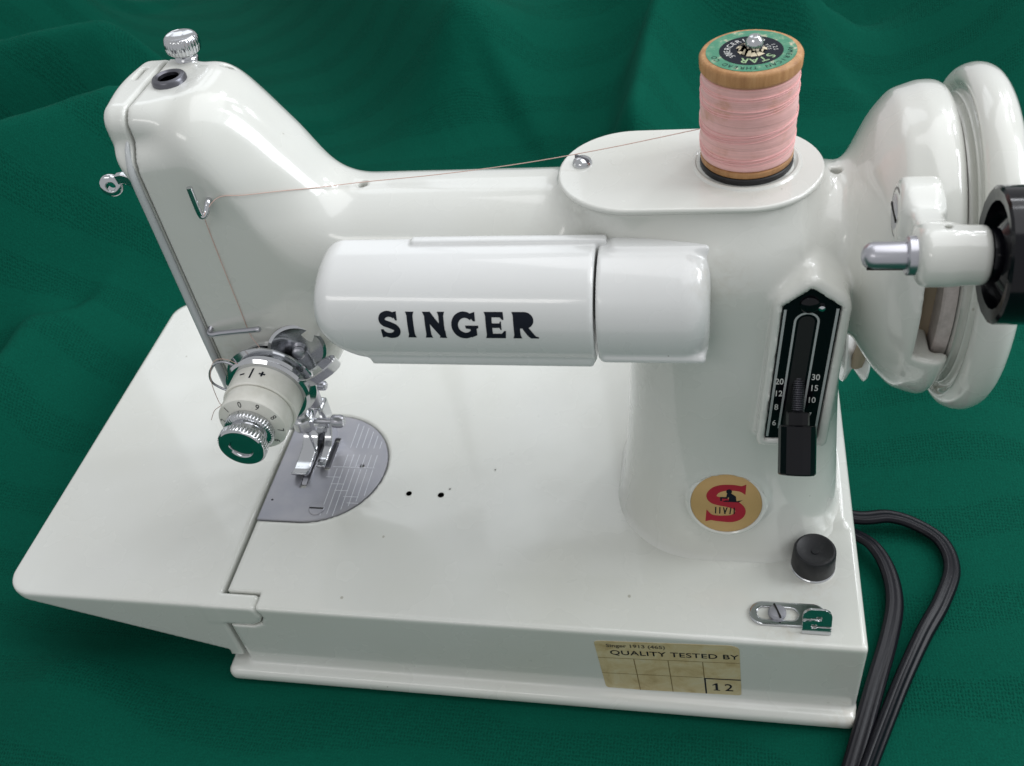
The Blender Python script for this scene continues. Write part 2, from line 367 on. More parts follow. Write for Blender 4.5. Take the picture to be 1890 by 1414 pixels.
def surface_nets(f, lo, hi, h):
    ax = [np.arange(a, b+h, h, dtype=np.float32) for a, b in zip(lo, hi)]
    X, Y, Z = np.meshgrid(*ax, indexing='ij'); v = f(X, Y, Z).astype(np.float32); del X, Y, Z
    sgn = v < 0; nx, ny, nz = v.shape
    acc = np.zeros((nx-1, ny-1, nz-1, 3), np.float32); cnt = np.zeros((nx-1, ny-1, nz-1), np.float32)
    for i in range(8):
        for a in range(3):
            if (i >> a) & 1: continue
            j = i | (1 << a)
            sl = lambda c: tuple(slice((c >> k) & 1, s-1+((c >> k) & 1)) for k, s in enumerate((nx, ny, nz)))
            va, vb = v[sl(i)], v[sl(j)]; cr = (va < 0) != (vb < 0)
            t = np.where(cr, va/np.where(cr, va-vb, 1), 0)
            for k in range(3):
                acc[..., k] += np.where(cr, ((i >> k) & 1)+(t if k == a else 0), 0)
            cnt += cr
    act = cnt > 0; idx = -np.ones(act.shape, np.int64); idx[act] = np.arange(act.sum())
    g = np.argwhere(act); P = (g+acc[act]/cnt[act][:, None])*h+np.array(lo); faces = []
    for a in range(3):
        b, c = (a+1) % 3, (a+2) % 3
        s0 = [slice(None)]*3; s1 = [slice(None)]*3; s0[a] = slice(0, -1); s1[a] = slice(1, None)
        cr = sgn[tuple(s0)] != sgn[tuple(s1)]; q = np.argwhere(cr)
        ok = (q[:, b] > 0) & (q[:, c] > 0) & (q[:, b] < v.shape[b]-1) & (q[:, c] < v.shape[c]-1); q = q[ok]
        inn = sgn[q[:, 0], q[:, 1], q[:, 2]]; quad = []
        for db, dc in ((-1, -1), (0, -1), (0, 0), (-1, 0)):
            r = q.copy(); r[:, b] += db; r[:, c] += dc; quad.append(idx[r[:, 0], r[:, 1], r[:, 2]])
        quad = np.stack(quad, 1); quad[~inn] = quad[~inn][:, ::-1]; faces.append(quad)
    F = np.concatenate(faces)
    for it in range(3):
        e = 0.15; p = [P[:, k] for k in range(3)]; d = f(*p); G = []
        for k in range(3):
            a = list(p); b = list(p); a[k] = a[k]+e; b[k] = b[k]-e; G.append((f(*a)-f(*b))/(2*e))
        G = np.stack(G, 1); st = d/np.maximum((G*G).sum(1), 0.2); st = np.clip(st, -0.4*h, 0.4*h); P = P-G*st[:, None]
    return P, F
def sdf_mesh(name, f, lo, hi, h, m, parent, angle=0):
    P, F = surface_nets(f, lo, hi, h)
    me = bpy.data.meshes.new(name); me.vertices.add(len(P)); me.vertices.foreach_set('co', (P*S).astype(np.float32).ravel())
    me.loops.add(F.size); me.polygons.add(len(F)); me.loops.foreach_set('vertex_index', F.astype(np.int32).ravel())
    me.polygons.foreach_set('loop_start', np.arange(0, F.size, 4, dtype=np.int32))
    me.update(calc_edges=True); me.validate()
    return link(name, me, m, parent, angle)

# ================================================================== the machine
BZ = 46.3                    # bed surface
BL, BD, EX = 231.0, 178.0, 92.0
YC, ZC = 73.0, 157.0         # arm shaft
PX, PY = 186.0, 73.0         # pillar
NX, NY = 18.0, 73.0          # needle
TX, TZ = 29.5, 120.0         # tension axis
machine = empty('sewing_machine', (115, 80, 0))
machine['label'] = 'white enamelled portable sewing machine with SINGER lamp shade, standing on green cloth'
machine['category'] = 'sewing machine'
MOFF = Matrix.Translation(-Vector((115*S, 80*S, 0)))
def own(o, parent=machine):
    o.parent = parent
    if parent is machine: o.matrix_parent_inverse = MOFF
    return o

# ---- casting: head, arm, pillar and wheel housing in one
HX = np.array([190, 208, 214, 217, 220, 223, 228, 235, 250.0])
HR = np.array([23, 23, 23.8, 27.4, 33.0, 38.2, 43.9, 46.2, 46.4])
_fx = np.linspace(190, 250, 241); _fr = np.interp(_fx, HX, HR)
for _ in range(34): _fr[1:-1] = (_fr[:-2]+2*_fr[1:-1]+_fr[2:])/4
_fd = np.gradient(_fr, _fx)
STITCH = [(195.5, 111), (198.2, 160.5), (202.2, 163.6), (205.6, 166.6), (209.0, 163.8), (213.8, 160.5), (210.9, 111)]
BOSS = [(194.2, 109), (197.0, 161.5), (201.4, 165.4), (205.6, 169.2), (210.0, 165.6), (215.6, 161.5), (212.9, 109)]
BOSS = fillet(BOSS, [0.8, 3, 6, 7, 6, 3, 0.8], 5)
BOSS_N = np.array([0.0, -1.0, 0.09]); BOSS_N /= np.linalg.norm(BOSS_N)
STITCH_Y = 35.0
BADGE = np.array([184.6, 36.0, 75.0]); BADGE_N = np.array([0.0, -0.962, 0.272])
HOLES = []                   # filled below: (point, direction, radius, depth)
def casting_solid(x, y, z, holes=True):
    # head and arm
    tc = np.clip((x-22.5)/49.0, 0, 1); t = tc**3*(tc*(tc*6-15)+10); top = 218.5-37.8*t; sl = 1/np.sqrt(1+(37.8*30*tc*tc*(1-tc)**2/49.0)**2)
    sh = 209.5+8.0*sm((x-9)/26.0)-36.8*t
    low = 104+29*sm((x-38)/24.0)
    w = 23-1.0*sm((x-20)/50)
    R_ = 9+11*sm((x-11)/34.0)
    dy = np.abs(y-YC)-w
    head = rbox([dy, (z-sh)*sl, (low-z)*0.8], R_)
    cap = rbox([np.abs(y-YC-0.3)-19.2, (z-top)*sl, 180-z], 6+11.5*sm((x-12)/26.0))
    arm = smin(head, cap, 1.6+7*sm((x-12)/18.0))
    arm = np.maximum(np.maximum(arm, 10.5-x), x-196)
    # pillar
    q = np.clip((165-z)/115.0, 0, 1)
    fl = 2.2*np.exp(-np.maximum(z-46, 0)/2.2)
    hx = 33.6+6.0*q**2.2+fl; hy = 33.2+5.4*q**2.2+fl
    pil = rbox([np.abs(x-PX)-hx, np.abs(y-PY)-hy], 32)
    pil = smax(smax(pil, z-181.5, 26), 44-z, 1)
    d = smin(arm, pil, 14)
    # boss under the oval cover
    s = np.maximum(np.abs(x-171)-16.5, 0); st = np.sqrt(s*s+(y-71)**2)-20.6
    d = smin(d, np.maximum(np.maximum(st, z-183.6), 165-z), 6)
    # wheel housing
    r = np.sqrt((y-YC)**2+(z-ZC)**2); xe = x-2.0+2.5*np.clip((z-ZC)/46.0, -1, 1); ri = np.interp(xe, _fx, _fr); rd = np.interp(xe, _fx, _fd)
    bell = smax((r-ri)/np.sqrt(1+rd*rd), x-242.5, 5); bell = np.maximum(bell, 194-x)
    bell = smax(bell, -smax(r-41.5, 238-x, 2), 1.5)
    notch = rbox([233.0-x, y-46, 149.0-z, z-184], 1.5)
    bell = smax(bell, -notch, 1.5)
    d = smin(d, bell, 6)
    # raised frame of the stitch plate
    yp = STITCH_Y-0.5+(z-135)*0.09
    b = poly_sd(x, z, BOSS)
    d = smin(d, rbox([b-1.3, yp-y-0.0, y-52], 2.2), 2.5)
    d = np.maximum(d, -rbox([poly_sd(x, z, STITCH)-0.35, y-yp-2.2], 0.4))
    # seat of the emblem
    h = (x-BADGE[0])*BADGE_N[0]+(y-BADGE[1])*BADGE_N[1]+(z-BADGE[2])*BADGE_N[2]
    rr = np.sqrt(np.maximum((x-BADGE[0])**2+(y-BADGE[1])**2+(z-BADGE[2])**2-h*h, 0))
    d = smin(d, rbox([rr-13.2, h-0.1, -h-9], 0.8), 3.5)
    d = np.maximum(d, -np.maximum(rr-12.6, -h-0.05))
    if holes:
        for p, n, ra, de in HOLES:
            h = (x-p[0])*n[0]+(y-p[1])*n[1]+(z-p[2])*n[2]
            rr = np.sqrt(np.maximum((x-p[0])**2+(y-p[1])**2+(z-p[2])**2-h*h, 0))
            d = smax(d, -np.maximum(rr-ra, np.abs(h)-de), 0.5)
    return d
def surf(px, py, f=casting_solid):
    """point and normal where the line of sight through a pixel meets the casting"""
    d = ray(px, py); t = 150.0
    for _ in range(200):
        p = CAM+d*t; v = float(f(*[np.array([c], np.float64) for c in p])[0])
        if v < 0.01: break
        t += min(v*0.6, 20)
        if t > 600: break
    n = np.zeros(3)
    for k in range(3):
        e = np.zeros(3); e[k] = 0.2
        n[k] = float(f(*[np.array([c]) for c in p+e])[0])-float(f(*[np.array([c]) for c in p-e])[0])
    return p, n/np.linalg.norm(n)
for hx_, hy_, ra in ((669, 339, 1.6), (1543, 314, 1.7), (418, 121, 1.5)):
    p, n = surf(hx_, hy_); HOLES.append((p, np.array([0, 0, 1.0]), ra, 7))
casting = sdf_mesh('arm_casting', casting_solid, (6, 15, 44), (248, 126, 222), 0.95, ENAMEL, machine); own(casting)

# ---- bed and extension
def bed_solid(x, y, z):
    d = rbox([0.9-x, x-BL, -y, y-BD, z-BZ, 6-z], 1.6)
    # tongue of the extension takes the front-left corner
    tp = [(-5, 33.6), (10.6, 33.8), (14.6, 36.0), (16.4, 40.2), (15.2, 44.6), (13.8, 47), (13.8, 60), (-5, 60)]
    d = np.maximum(d, -np.maximum(poly_sd(x, z, tp), y-7.3))
    # plinth rim
    d = smin(d, rbox([-10.0-x+2, x-BL-0.5, -5.5-y, y-BD-5.5, z-8.0, 0.6-z], 3.4), 2.5)
    # soft mound under the pillar at the right edge
    d = smin(d, rbox([x-BL+1.6, np.abs(x-212)-17.8, np.abs(y-82)-32, z-BZ-1.4, 40-z], 3), 3)
    # plate well
    s = np.maximum(x-19, 0); pl = np.where(x > 19, np.sqrt(s*s+(y-70)**2), np.abs(y-70))-29.4
    d = np.maximum(d, -np.maximum(np.maximum(pl, BZ-1.2-z), -x-5))
    return d
bed = sdf_mesh('bed', bed_solid, (-12, -8, 0), (235, 186, 52), 0.95, ENAMEL, None); own(bed)
for hx_, hy_, ra in ((60.9, 57.4, 1.2), (74.2, 57.3, 1.3), (77.2, 60.6, 0.4), (94, 71.5, 0.35)):
    hr = lathe('bed_hole', [(ra+0.35, 0.0), (ra+0.15, 0.1), (ra, 0.06), (ra-0.05, 0.03)], (hx_, hy_, BZ), (0, 0, 1), ENAMEL, bed, 24)
    lathe('hole_shade_disc', [(ra, 0.04), (0.01, 0.04)], (hx_, hy_, BZ), (0, 0, 1), HOLE, hr, 24)  # flat disc on the uncut bed, the hole's shade painted as dark colour
# extension: tapering leaf with front and rear cheeks
def ext_solid(x, y, z):
    lw = 12.5-(x+0.0)*0.345                          # underside rises to the left
    lw = np.where(x > -6, 11.0, lw); lw = np.minimum(lw, 46)
    cx = np.maximum(-EX+11-x, 0); cy = np.maximum(np.maximum(11-y, y-BD+11), 0)
    corner = np.sqrt(cx*cx+cy*cy)-11
    plan = np.maximum(np.maximum(np.maximum(-EX-x, x+0.75), np.maximum(-y, y-BD)), np.where((cx > 0) & (cy > 0), corner, -1))
    body = rbox([plan, z-BZ, (lw-z)*0.94], 1.5)
    hol = np.maximum(np.maximum(-EX+4-x, np.maximum(7-y, y-BD+7)), z-BZ+5)
    body = np.maximum(body, -hol)
    tp = [(-8, 34.2), (10.4, 34.4), (14.0, 36.4), (15.7, 40.2), (14.6, 44.4), (13.0, 46.3), (-8, 46.3)]
    ton = rbox([poly_sd(x, z, tp), y-6.6, -y, z-BZ], 1.2)
    return smin(body, ton, 0.5)
ext = sdf_mesh('bed_extension', ext_solid, (-95, -3, 6), (19, 182, 50), 0.95, ENAMEL, None); own(ext)

# ---- needle plate
s_ = [(0.9, 41.0), (19, 41.0)] + [(19+29*math.cos(a), 70+29*math.sin(a)) for a in np.linspace(-math.pi/2, math.pi/2, 40)] + [(0.9, 99.0)]
def plate_solid(x, y, z):
    s = np.maximum(x-19, 0); pl = np.where(x > 19, np.sqrt(s*s+(y-70)**2), np.abs(y-70))-29.0
    d = rbox([pl, 1.0-x, z-BZ-0.15, BZ-1.1-z], 0.35)
    for x0, x1, y0, y1 in ((13.6, 16.4, 58.0, 85.5), (21.3, 23.7, 68.0, 86.0)):
        d = np.maximum(d, -np.maximum(np.maximum(x0-x, x-x1), np.maximum(y0-y, y-y1)))
    for hx_, hy_, ra in ((37.4, 70.8, 1.0), (4.2, 51.2, 0.5), (18.2, 73, 0.9)):
        d = np.maximum(d, -(np.sqrt((x-hx_)**2+(y-hy_)**2)-ra))
    return d
plate = own(sdf_mesh('needle_plate', plate_solid, (0, 39, BZ-2), (50, 101, BZ+1), 0.4, PLATE, None, 40))
lathe('screw', [(0.01, 0.6), (3.0, 0.6), (3.3, 0.35), (3.3, 0.0)], (24.6, 47.6, BZ), (0, 0, 1), PLATE, plate, 32)
mesh('screw_slot', *box_vf((21.6, 47.25, BZ+0.5), (27.6, 47.95, BZ+0.65)), HOLE, plate)
lines = []
for i in range(6):
    x0 = 29.5+2.6*i; yt = 70+math.sqrt(max(29**2-(x0-19)**2, 0))-2.2; xe = x0-3.0*0
    lines.append((x0, 81.0, x0, max(yt, 82)))
    lines.append((x0, 70.0-(12 if i > 3 else 0)*0, x0, 77.0))
for i in range(7):
    x0 = 27.0+2.6*i; yb = 70-math.sqrt(max(29**2-(x0-19)**2, 0))+2.2
    lines.append((x0, yb if i != 2 else 44.5, x0, 69.0))
lines += [(23.6, 64.4, 29.8, 64.4), (26.8, 60.8, 32.4, 60.8), (29.4, 57.4, 35.0, 57.4), (34.0, 54.4, 40.2, 54.4), (36.4, 51.2, 41.0, 51.2), (25.0, 70.0, 43.0, 70.0)]
LV = []
for x0, y0, x1, y1 in lines:
    hw = 0.11
    LV.append(box_vf((min(x0, x1)-hw, min(y0, y1)-hw, BZ+0.1), (max(x0, x1)+hw, max(y0, y1)+hw, BZ+0.19)))
mesh('engraved_lines', *join(*LV), ENGRAVE, plate)
for (x0, x1, y0, y1) in ((13.9, 16.1, 60.2, 83), (21.6, 23.4, 70, 84)):
    V = []
    n = 14
    for k in range(n):
        a = y0+(y1-y0)*k/n; b = y0+(y1-y0)*(k+1)/n
        V.append(([(x0, a, BZ-1), (x1, a, BZ-1), (x0, b, BZ-1), (x1, b, BZ-1), (x0, a, BZ-0.45), (x1, a, BZ-0.45), (x0, b-0.2, BZ+0.1), (x1, b-0.2, BZ+0.1)], [(0,1,5,4), (2,6,7,3), (4,5,7,6), (0,4,6,2), (1,3,7,5)]))
    mesh('feed_dog', *join(*V), STEEL, plate)
mesh('well_floor', *box_vf((2, 45, BZ-9), (46, 96, BZ-3.2)), HOLE, plate)

# ---- face plate, bushing, pressure screw
def face_solid(x, y, z):
    hd = rbox([np.abs(y-YC)-22.9, z-209.4, 106-z], 9)
    cp = rbox([np.abs(y-YC-0.3)-19.1, z-218.4, 180-z], 6)
    out = smin(hd, cp, 1.6)
    xl = 6.9-8.2*sm((z-186)/24.0)*(0.55+0.45*np.exp(-((y-75)/17.0)**2))
    d = smax(rbox([out, xl-x], 3.6), x-9.4, 0.8)
    sl = rbox([np.abs(y-79)-3.6, np.abs(x-4.6)-0.75, 212-z], 0.3)
    return np.maximum(d, -sl)
face = own(sdf_mesh('face_plate', face_solid, (-6, 47, 103), (12, 99, 221), 0.7, ENAMEL, None))
# grey bead along the front edge of the face plate
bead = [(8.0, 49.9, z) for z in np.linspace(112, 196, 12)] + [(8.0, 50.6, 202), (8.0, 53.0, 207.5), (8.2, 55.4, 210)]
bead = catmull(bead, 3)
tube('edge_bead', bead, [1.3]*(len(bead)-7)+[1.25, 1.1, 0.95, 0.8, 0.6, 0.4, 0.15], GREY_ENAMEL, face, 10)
def top_z(x, y):
    z = 225.0
    while float(casting_solid(*[np.array([c], float) for c in (x, y, z)], False)[0]) > 0.02 and z > 150: z -= max(float(casting_solid(*[np.array([c], float) for c in (x, y, z)], False)[0])*0.5, 0.02)
    return z
bx, by = 17.4, 73.0; bz = top_z(bx, by)
bush = own(lathe('needle_bar_bushing', [(5.3, -3), (5.3, 1.0), (4.9, 1.6), (3.9, 1.9), (3.2, 1.4), (3.0, -0.5), (0.01, -0.5)], (bx, by, bz), (0, 0, 1), DARKSTEEL, None, 40))
lathe('bushing_shade_disc', [(3.1, 0.2), (0.01, 0.2)], (bx, by, bz+0.2), (0, 0, 1), HOLE, bush, 32)  # disc coloured dark to stand for the shade inside the bushing
sxp, syp = 16.6, 88.0; szp = top_z(sxp, syp)-0.3
ps = own(lathe('pressure_screw', [(3.6, -3), (3.6, 1.0), (3.3, 1.4), (3.1, 1.6), (3.1, 2.4), (4.4, 2.8), (5.3, 3.6), (5.6, 5.4), (5.3, 7.2), (4.8, 8.0), (4.4, 8.3), (4.0, 8.1), (0.01, 7.9)], (sxp, syp, szp), (0.06, 0, 1), CHROME, None, 132, (6, 8, 30, 0.42, 0.35), 60))

# ---- take-up lever
tip = at(206, 342, y=74)
pth = catmull([at(300, 405, y=74), at(280, 374, y=74), at(256, 345, y=74), at(232, 329, y=74), at(216, 330, y=74)], 7)
lever_v = []; lever_f = []
for i, p in enumerate(pth):
    t = pth[min(i+1, len(pth)-1)]-pth[max(i-1, 0)]; t /= np.linalg.norm(t); n = np.cross(t, [0, 1, 0]); n /= np.linalg.norm(n)
    for a, b in ((-1, -1), (1, -1), (1, 1), (-1, 1)):
        lever_v.append(p+n*a*1.7+np.array([0, 1, 0])*b*1.1)
    if i: lever_f += [((i-1)*4+k, (i-1)*4+(k+1) % 4, i*4+(k+1) % 4, i*4+k) for k in range(4)]
lever_f += [(0, 1, 2, 3), tuple(len(lever_v)-4+k for k in range(4))]
eye = lathe_vf([(1.5, -1.4), (2.8, -1.4), (3.7, -0.9), (4.0, 0), (3.7, 0.9), (2.8, 1.4), (1.5, 1.4), (1.5, -1.4)], tip, (0.25, -1, 0.15), 30)
lever = own(bev(mesh('take_up_lever', *join((lever_v, lever_f), (eye[0], eye[1][:-2])), CHROME), 0.3))

# ---- wire thread guides on the head
p0, n0 = surf(386, 369)
gp = [p0-n0*2, p0+n0*1.2, p0+n0*2.2+[-0.6, -0.6, -2.2], p0+n0*2.6+[-1.6, -1.4, -3.2], p0+n0*2.6+[-2.2, -1.6, -1.4], p0+n0*2.6+[-2.2, -1.6, 7.2]]
hook = own(tube('thread_hook', catmull(gp, 6), 0.92, CHROME, None, 12))
ra_, rb_ = at(388, 617, y=47.6), at(476, 608, y=45.5)
rod = own(tube('guide_rod', catmull([ra_+[-0.5, 3.5, 1.0], ra_, ra_+(rb_-ra_)*0.3, rb_], 6), 0.95, STEEL, None, 12))
lathe('rod_end', [(0.01, 1.1), (0.7, 0.9), (1.05, 0.2), (0.95, -0.8)], rb_, rb_-ra_, STEEL, rod, 16)

# ---- tension unit
D_ = (0, -1, 0)
tens = own(lathe('tension_unit', [(5, -2), (12.5, -1.2), (13.2, -0.4), (13.2, 0.6), (4, 0.8), (4, 3.5), (15.0, 4.2), (15.9, 4.6), (15.9, 5.2), (13.4, 6.0), (12.6, 7.2), (4, 7.6), (4, 8.2), (14.4, 8.6), (14.9, 9.3), (13.9, 10.2), (4, 10.4)], (TX, 49.6, TZ), D_, CHROME, None, 64, angle=30))
ring = lathe('sleeve_ring', [(4, 0.0), (12.4, 0.0), (12.6, 0.4), (12.6, 8.4), (12.2, 8.9), (4, 8.9)], (TX, 40.2, TZ), D_, CREAM, tens, 64)
dial = lathe('numbered_dial', [(4, 0), (11.7, 0), (11.9, 0.4), (11.7, 6.2), (11.4, 6.6), (7.2, 7.9), (4, 7.9)], (TX, 31.1, TZ), D_, CREAM, tens, 64)
nut = lathe('knurled_nut', [(4, 0), (7.9, 0), (8.3, 0.3), (8.3, 2.6), (7.8, 3.0), (6.4, 3.5), (6.4, 5.6), (7.5, 6.0), (7.9, 6.3), (7.9, 9.2), (7.5, 9.7), (4.1, 9.9), (3.7, 9.4), (3.5, 4.0), (0.01, 4.0)], (TX, 23.3, TZ), D_, CHROME, tens, 192, (2, 3, 48, 0.35, 0), 45)
nut2 = lathe('knurled_nut_rim', [(7.92, 6.3), (8.2, 6.5), (8.2, 8.9), (7.92, 9.1)], (TX, 23.3, TZ), D_, CHROME, tens, 192, (1, 2, 48, 0.3, 0), 45)
def on_dial(deg):
    def fn(u, v):
        r = 9.9+v; a = math.radians(deg)-u/9.9; y = 31.1-(6.6+(11.4-r)*1.3/4.2)-0.08
        return (TX+r*math.cos(a), y, TZ+r*math.sin(a))
    return fn
for d, deg in (('0', 97), ('9', 62), ('8', 25), ('7', -10), ('6', -45), ('1', 133), ('2', 168), ('5', -81), ('3', 205), ('4', 241)):
    t = text2d(d, 2.9, 0.95, 0.0, 'CENTER'); t = shift(t, 0, -1.0)
    lettering('dial_number', t, on_dial(deg), INK, dial)
def on_ring(u, v):
    a = math.radians(92)-u/12.7; return (TX+12.7*math.cos(a), 36.0+v, TZ+12.7*math.sin(a))
marks = union2d([[(-0.32, -2.3), (0.32, -2.3), (0.32, 2.3), (-0.32, 2.3)]])
lettering('index_mark', marks, on_ring, INK, ring, 0)
marks = union2d([[(-4.6, -0.3), (-2.7, -0.3), (-2.7, 0.35), (-4.6, 0.35)]]); lettering('minus_mark', marks, on_ring, INK, ring)
marks = union2d([[(2.6, -0.33), (4.8, -0.33), (4.8, 0.33), (2.6, 0.33)], [(3.37, -1.1), (4.03, -1.1), (4.03, 1.1), (3.37, 1.1)]]); lettering('plus_mark', marks, on_ring, INK, ring)
# check spring, guard clip, back cup and screw
cs = [at(*q, y=43) for q in ((440, 690), (432, 676), (412, 668), (395, 674), (387, 690), (392, 706), (408, 716), (424, 722))]
tube('check_spring', catmull(cs, 6), 0.42, STEEL, tens, 8)
def ribbon(name, path, width, th, m, parent, up=(0, 0, 1)):
    V = []; F = []; up = np.array(up, float)
    for i, p in enumerate(path):
        t = path[min(i+1, len(path)-1)]-path[max(i-1, 0)]; t /= np.linalg.norm(t); n = np.cross(t, up); n /= np.linalg.norm(n)
        for a, b in ((-1, -1), (1, -1), (1, 1), (-1, 1)): V.append(p+n*a*th/2+up*b*width/2)
        if i: F += [((i-1)*4+k, (i-1)*4+(k+1) % 4, i*4+(k+1) % 4, i*4+k) for k in range(4)]
    F += [(0, 1, 2, 3), tuple(len(V)-4+k for k in range(4))]
    return mesh(name, V, F, m, parent, 50)
up_ = np.array([0.15, -0.55, 0.82]); up_ /= np.linalg.norm(up_)
ribbon('guard_clip', catmull([at(545, 705, y=43), at(572, 706, y=41), at(600, 690, y=39), at(618, 674, y=39), at(622, 664, y=41), at(612, 664, y=43), at(590, 676, y=45)], 8), 9.0, 0.5, CHROME, tens, up_)
lathe('back_cup', [(9.6, 0.5), (9.8, 1.6), (8.8, 2.0), (6, 1.2), (0.01, 0.9)], (40.5, 50.2, 131.5), (0.25, -1, 0.15), CHROME, tens, 40)
lathe('screw', [(2.2, 0), (2.2, 1.6), (1.6, 2.1), (0.01, 2.2)], (41.0, 49.0, 130.5), (0.25, -1, 0.15), STEEL, tens, 20)

# ---- bars, needle clamp, presser foot
pbar = own(lathe('presser_bar', [(3.1, 0), (3.1, 52)], (NX, 86, 58), (0, 0, 1), STEEL, None, 24))
nbar = own(lathe('needle_bar', [(2.4, 0), (3.2, 1.0), (3.2, 44)], (NX, NY, 66), (0, 0, 1), CHROME, None, 24))
lathe('needle_clamp', [(3.2, 0), (4.9, 0.5), (4.9, 6.5), (3.2, 7)], (NX, NY, 67.5), (0, 0, 1), CHROME, nbar, 28)
lathe('clamp_screw', [(1.2, 0), (1.2, 10), (2.3, 10.4), (2.7, 11), (2.7, 14.2), (2.1, 15.4), (0.01, 15.6)], (NX+2, NY-0.5, 71.5), (1, 0, 0), STEEL, nbar, 20)
mesh('clamp_block', *box_vf((NX-6.2, NY-3.2, 68.6), (NX+5.6, NY+3.4, 73.6)), CHROME, nbar); bev(bpy.data.objects[nbar.children[-1].name], 0.8)
lathe('needle', [(0.01, 0), (0.35, 3), (0.55, 14), (1.0, 15), (1.0, 24)], (NX, NY, 48.5), (0, 0, 1), CHROME, nbar, 12)
foot = empty('presser_foot'); own(foot)
mesh('shank', *box_vf((NX-3.2, 82.5, 55.5), (NX+4.0, 90, 68)), CHROME, foot); bev(foot.children[-1], 1.2, 3)
lathe('foot_screw', [(1.4, 0), (1.4, 4), (3.6, 4.4), (3.6, 8.0), (2.8, 8.8), (0.01, 9)], (NX-3, 86, 62.5), (-1, 0, 0), STEEL, foot, 24)
def toe(name, x0, x1, y0):
    prof = [(y0, 49.9), (y0+1.2, 48.0), (y0+4, 47.0), (86, 47.0), (88, 48.6), (88, 56.5), (84.5, 57.5), (82.0, 53.0), (78, 49.8), (y0+4.5, 49.0), (y0+1.6, 49.7), (y0+0.3, 50.6)]
    o = mesh(name, *prism_vf(prof, (x0, 0, 0), (0, 1, 0), (0, 0, 1), (1, 0, 0), 0, x1-x0), CHROME, foot, 50); bev(o, 0.35); return o
toe('wide_toe', 9.6, 16.4, 62.0); toe('narrow_toe', 19.2, 22.6, 66.5)
toe_b = mesh('hinge_block', *box_vf((15.2, 82.2, 48.4), (20.6, 89.4, 57.4)), CHROME, foot); bev(toe_b, 1.0, 3)
lathe('lifter_screw', [(2.0, 0), (2.0, 3), (1.4, 3.6), (0.01, 3.7)], (NX+4, 86, 78), (1, 0, 0), STEEL, foot, 18)

# ---- lamp shade and switch housing
LY, LZ, LR = 46.0, 156.2, 19.2
def shade_solid(x, y, z):
    r = np.where(y < LY, np.sqrt((y-LY)**2+(z-LZ)**2), np.abs(z-LZ))-LR
    xl = 60.5+11.5*np.clip((z-163)/19.0, -2, 0.0)**2+2.0*np.clip((z-163)/14.0, 0, 2)**2
    d = smax(smax(r, 145.4-z, 2), np.maximum(y-51.5, x-145.6), 1.0)
    d = smax(d, xl-x, 6.5)
    d = smin(d, rbox([76-x, x-144.8, 28.4-y, y-35, 144.4-z, z-147.2], 0.9), 1.6)
    d = smin(d, rbox([90-x, x-148.6, 47.6-y, y-51, 170-z, z-176.6], 0.7), 0.8)
    return d
shade = own(sdf_mesh('lamp_shade', shade_solid, (58, 22, 140), (151, 54, 181), 0.75, PALE, None))
def switch_solid(x, y, z):
    r = np.where(y < LY, np.sqrt((y-LY)**2+(z-LZ+0.2)**2), np.abs(z-LZ+0.2))-LR+0.5
    d = smax(smax(r, 143.0-z, 2), y-52, 1)
    d = smax(smax(d, x-178.2, 8), 146.3-x, 0.9)
    d = smin(d, rbox([147.2-x, x-177.2, 27.9-y, y-52, 146.6-z, z-149.0], 1.1), 1.6)
    d = smin(d, rbox([149.6-x, x-178.0, 45-y, y-51, 170-z, z-175.6], 1.5), 2)
    return d
sw = own(sdf_mesh('lamp_switch_housing', switch_solid, (143, 22, 138), (182, 55, 181), 0.75, PALE, None))
# SINGER
def stem(xc, w, y0=0.0, y1=1.0):
    h = w/2; f = 0.055
    return [(xc-h-f, y0), (xc+h+f, y0), (xc+h+f*0.5, y0+0.05), (xc+h, y0+0.14), (xc+h, y1-0.14), (xc+h+f*0.5, y1-0.05), (xc+h+f, y1), (xc-h-f, y1), (xc-h-f*0.5, y1-0.05), (xc-h, y1-0.14), (xc-h, y0+0.14), (xc-h-f*0.5, y0+0.05)]
def arcp(cx, cy, rx, ry, a0, a1, n=14): return [(cx+rx*math.cos(math.radians(a)), cy+ry*math.sin(math.radians(a))) for a in np.linspace(a0, a1, n)]
polys = []
sp = arcp(0.40, 0.715, 0.285, 0.205, 28, 180, 12)+arcp(0.40, 0.72, 0.285, 0.19, 190, 235, 4)+[(0.41, 0.51)]+arcp(0.41, 0.28, 0.30, 0.195, 55, 0, 5)+arcp(0.41, 0.285, 0.30, 0.205, -10, -152, 12)
polys.append(stroke(sp, list(np.concatenate([np.linspace(0.17, 0.24, 8), np.full(len(sp)-16, 0.26), np.linspace(0.24, 0.17, 8)]))))
polys.append([(0.60, 0.99), (0.74, 1.01), (0.75, 0.68), (0.68, 0.68), (0.60, 0.82)]); polys.append([(0.05, -0.01), (0.19, 0.02), (0.24, 0.16), (0.13, 0.34), (0.03, 0.33)])
polys.append(stem(1.29, 0.25))
polys.append(stem(1.99, 0.20)); polys.append(stem(2.57, 0.20)); polys.append([(1.81, 1.0), (2.13, 1.0), (2.69, 0.28), (2.69, -0.01), (2.52, -0.01), (1.92, 0.78)])
gp_ = arcp(3.50, 0.5, 0.40, 0.40, 42, 325, 30); polys.append(stroke(gp_, list(np.linspace(0.19, 0.26, 10))+[0.27]*12+list(np.linspace(0.25, 0.20, 8))))
polys.append([(3.52, 0.50), (4.05, 0.50), (4.04, 0.40), (3.97, 0.38), (3.97, 0.12), (3.73, 0.02), (3.72, 0.36), (3.54, 0.39)]); polys.append([(3.70, 0.93), (3.93, 1.0), (3.94, 0.66), (3.86, 0.66), (3.76, 0.78)])
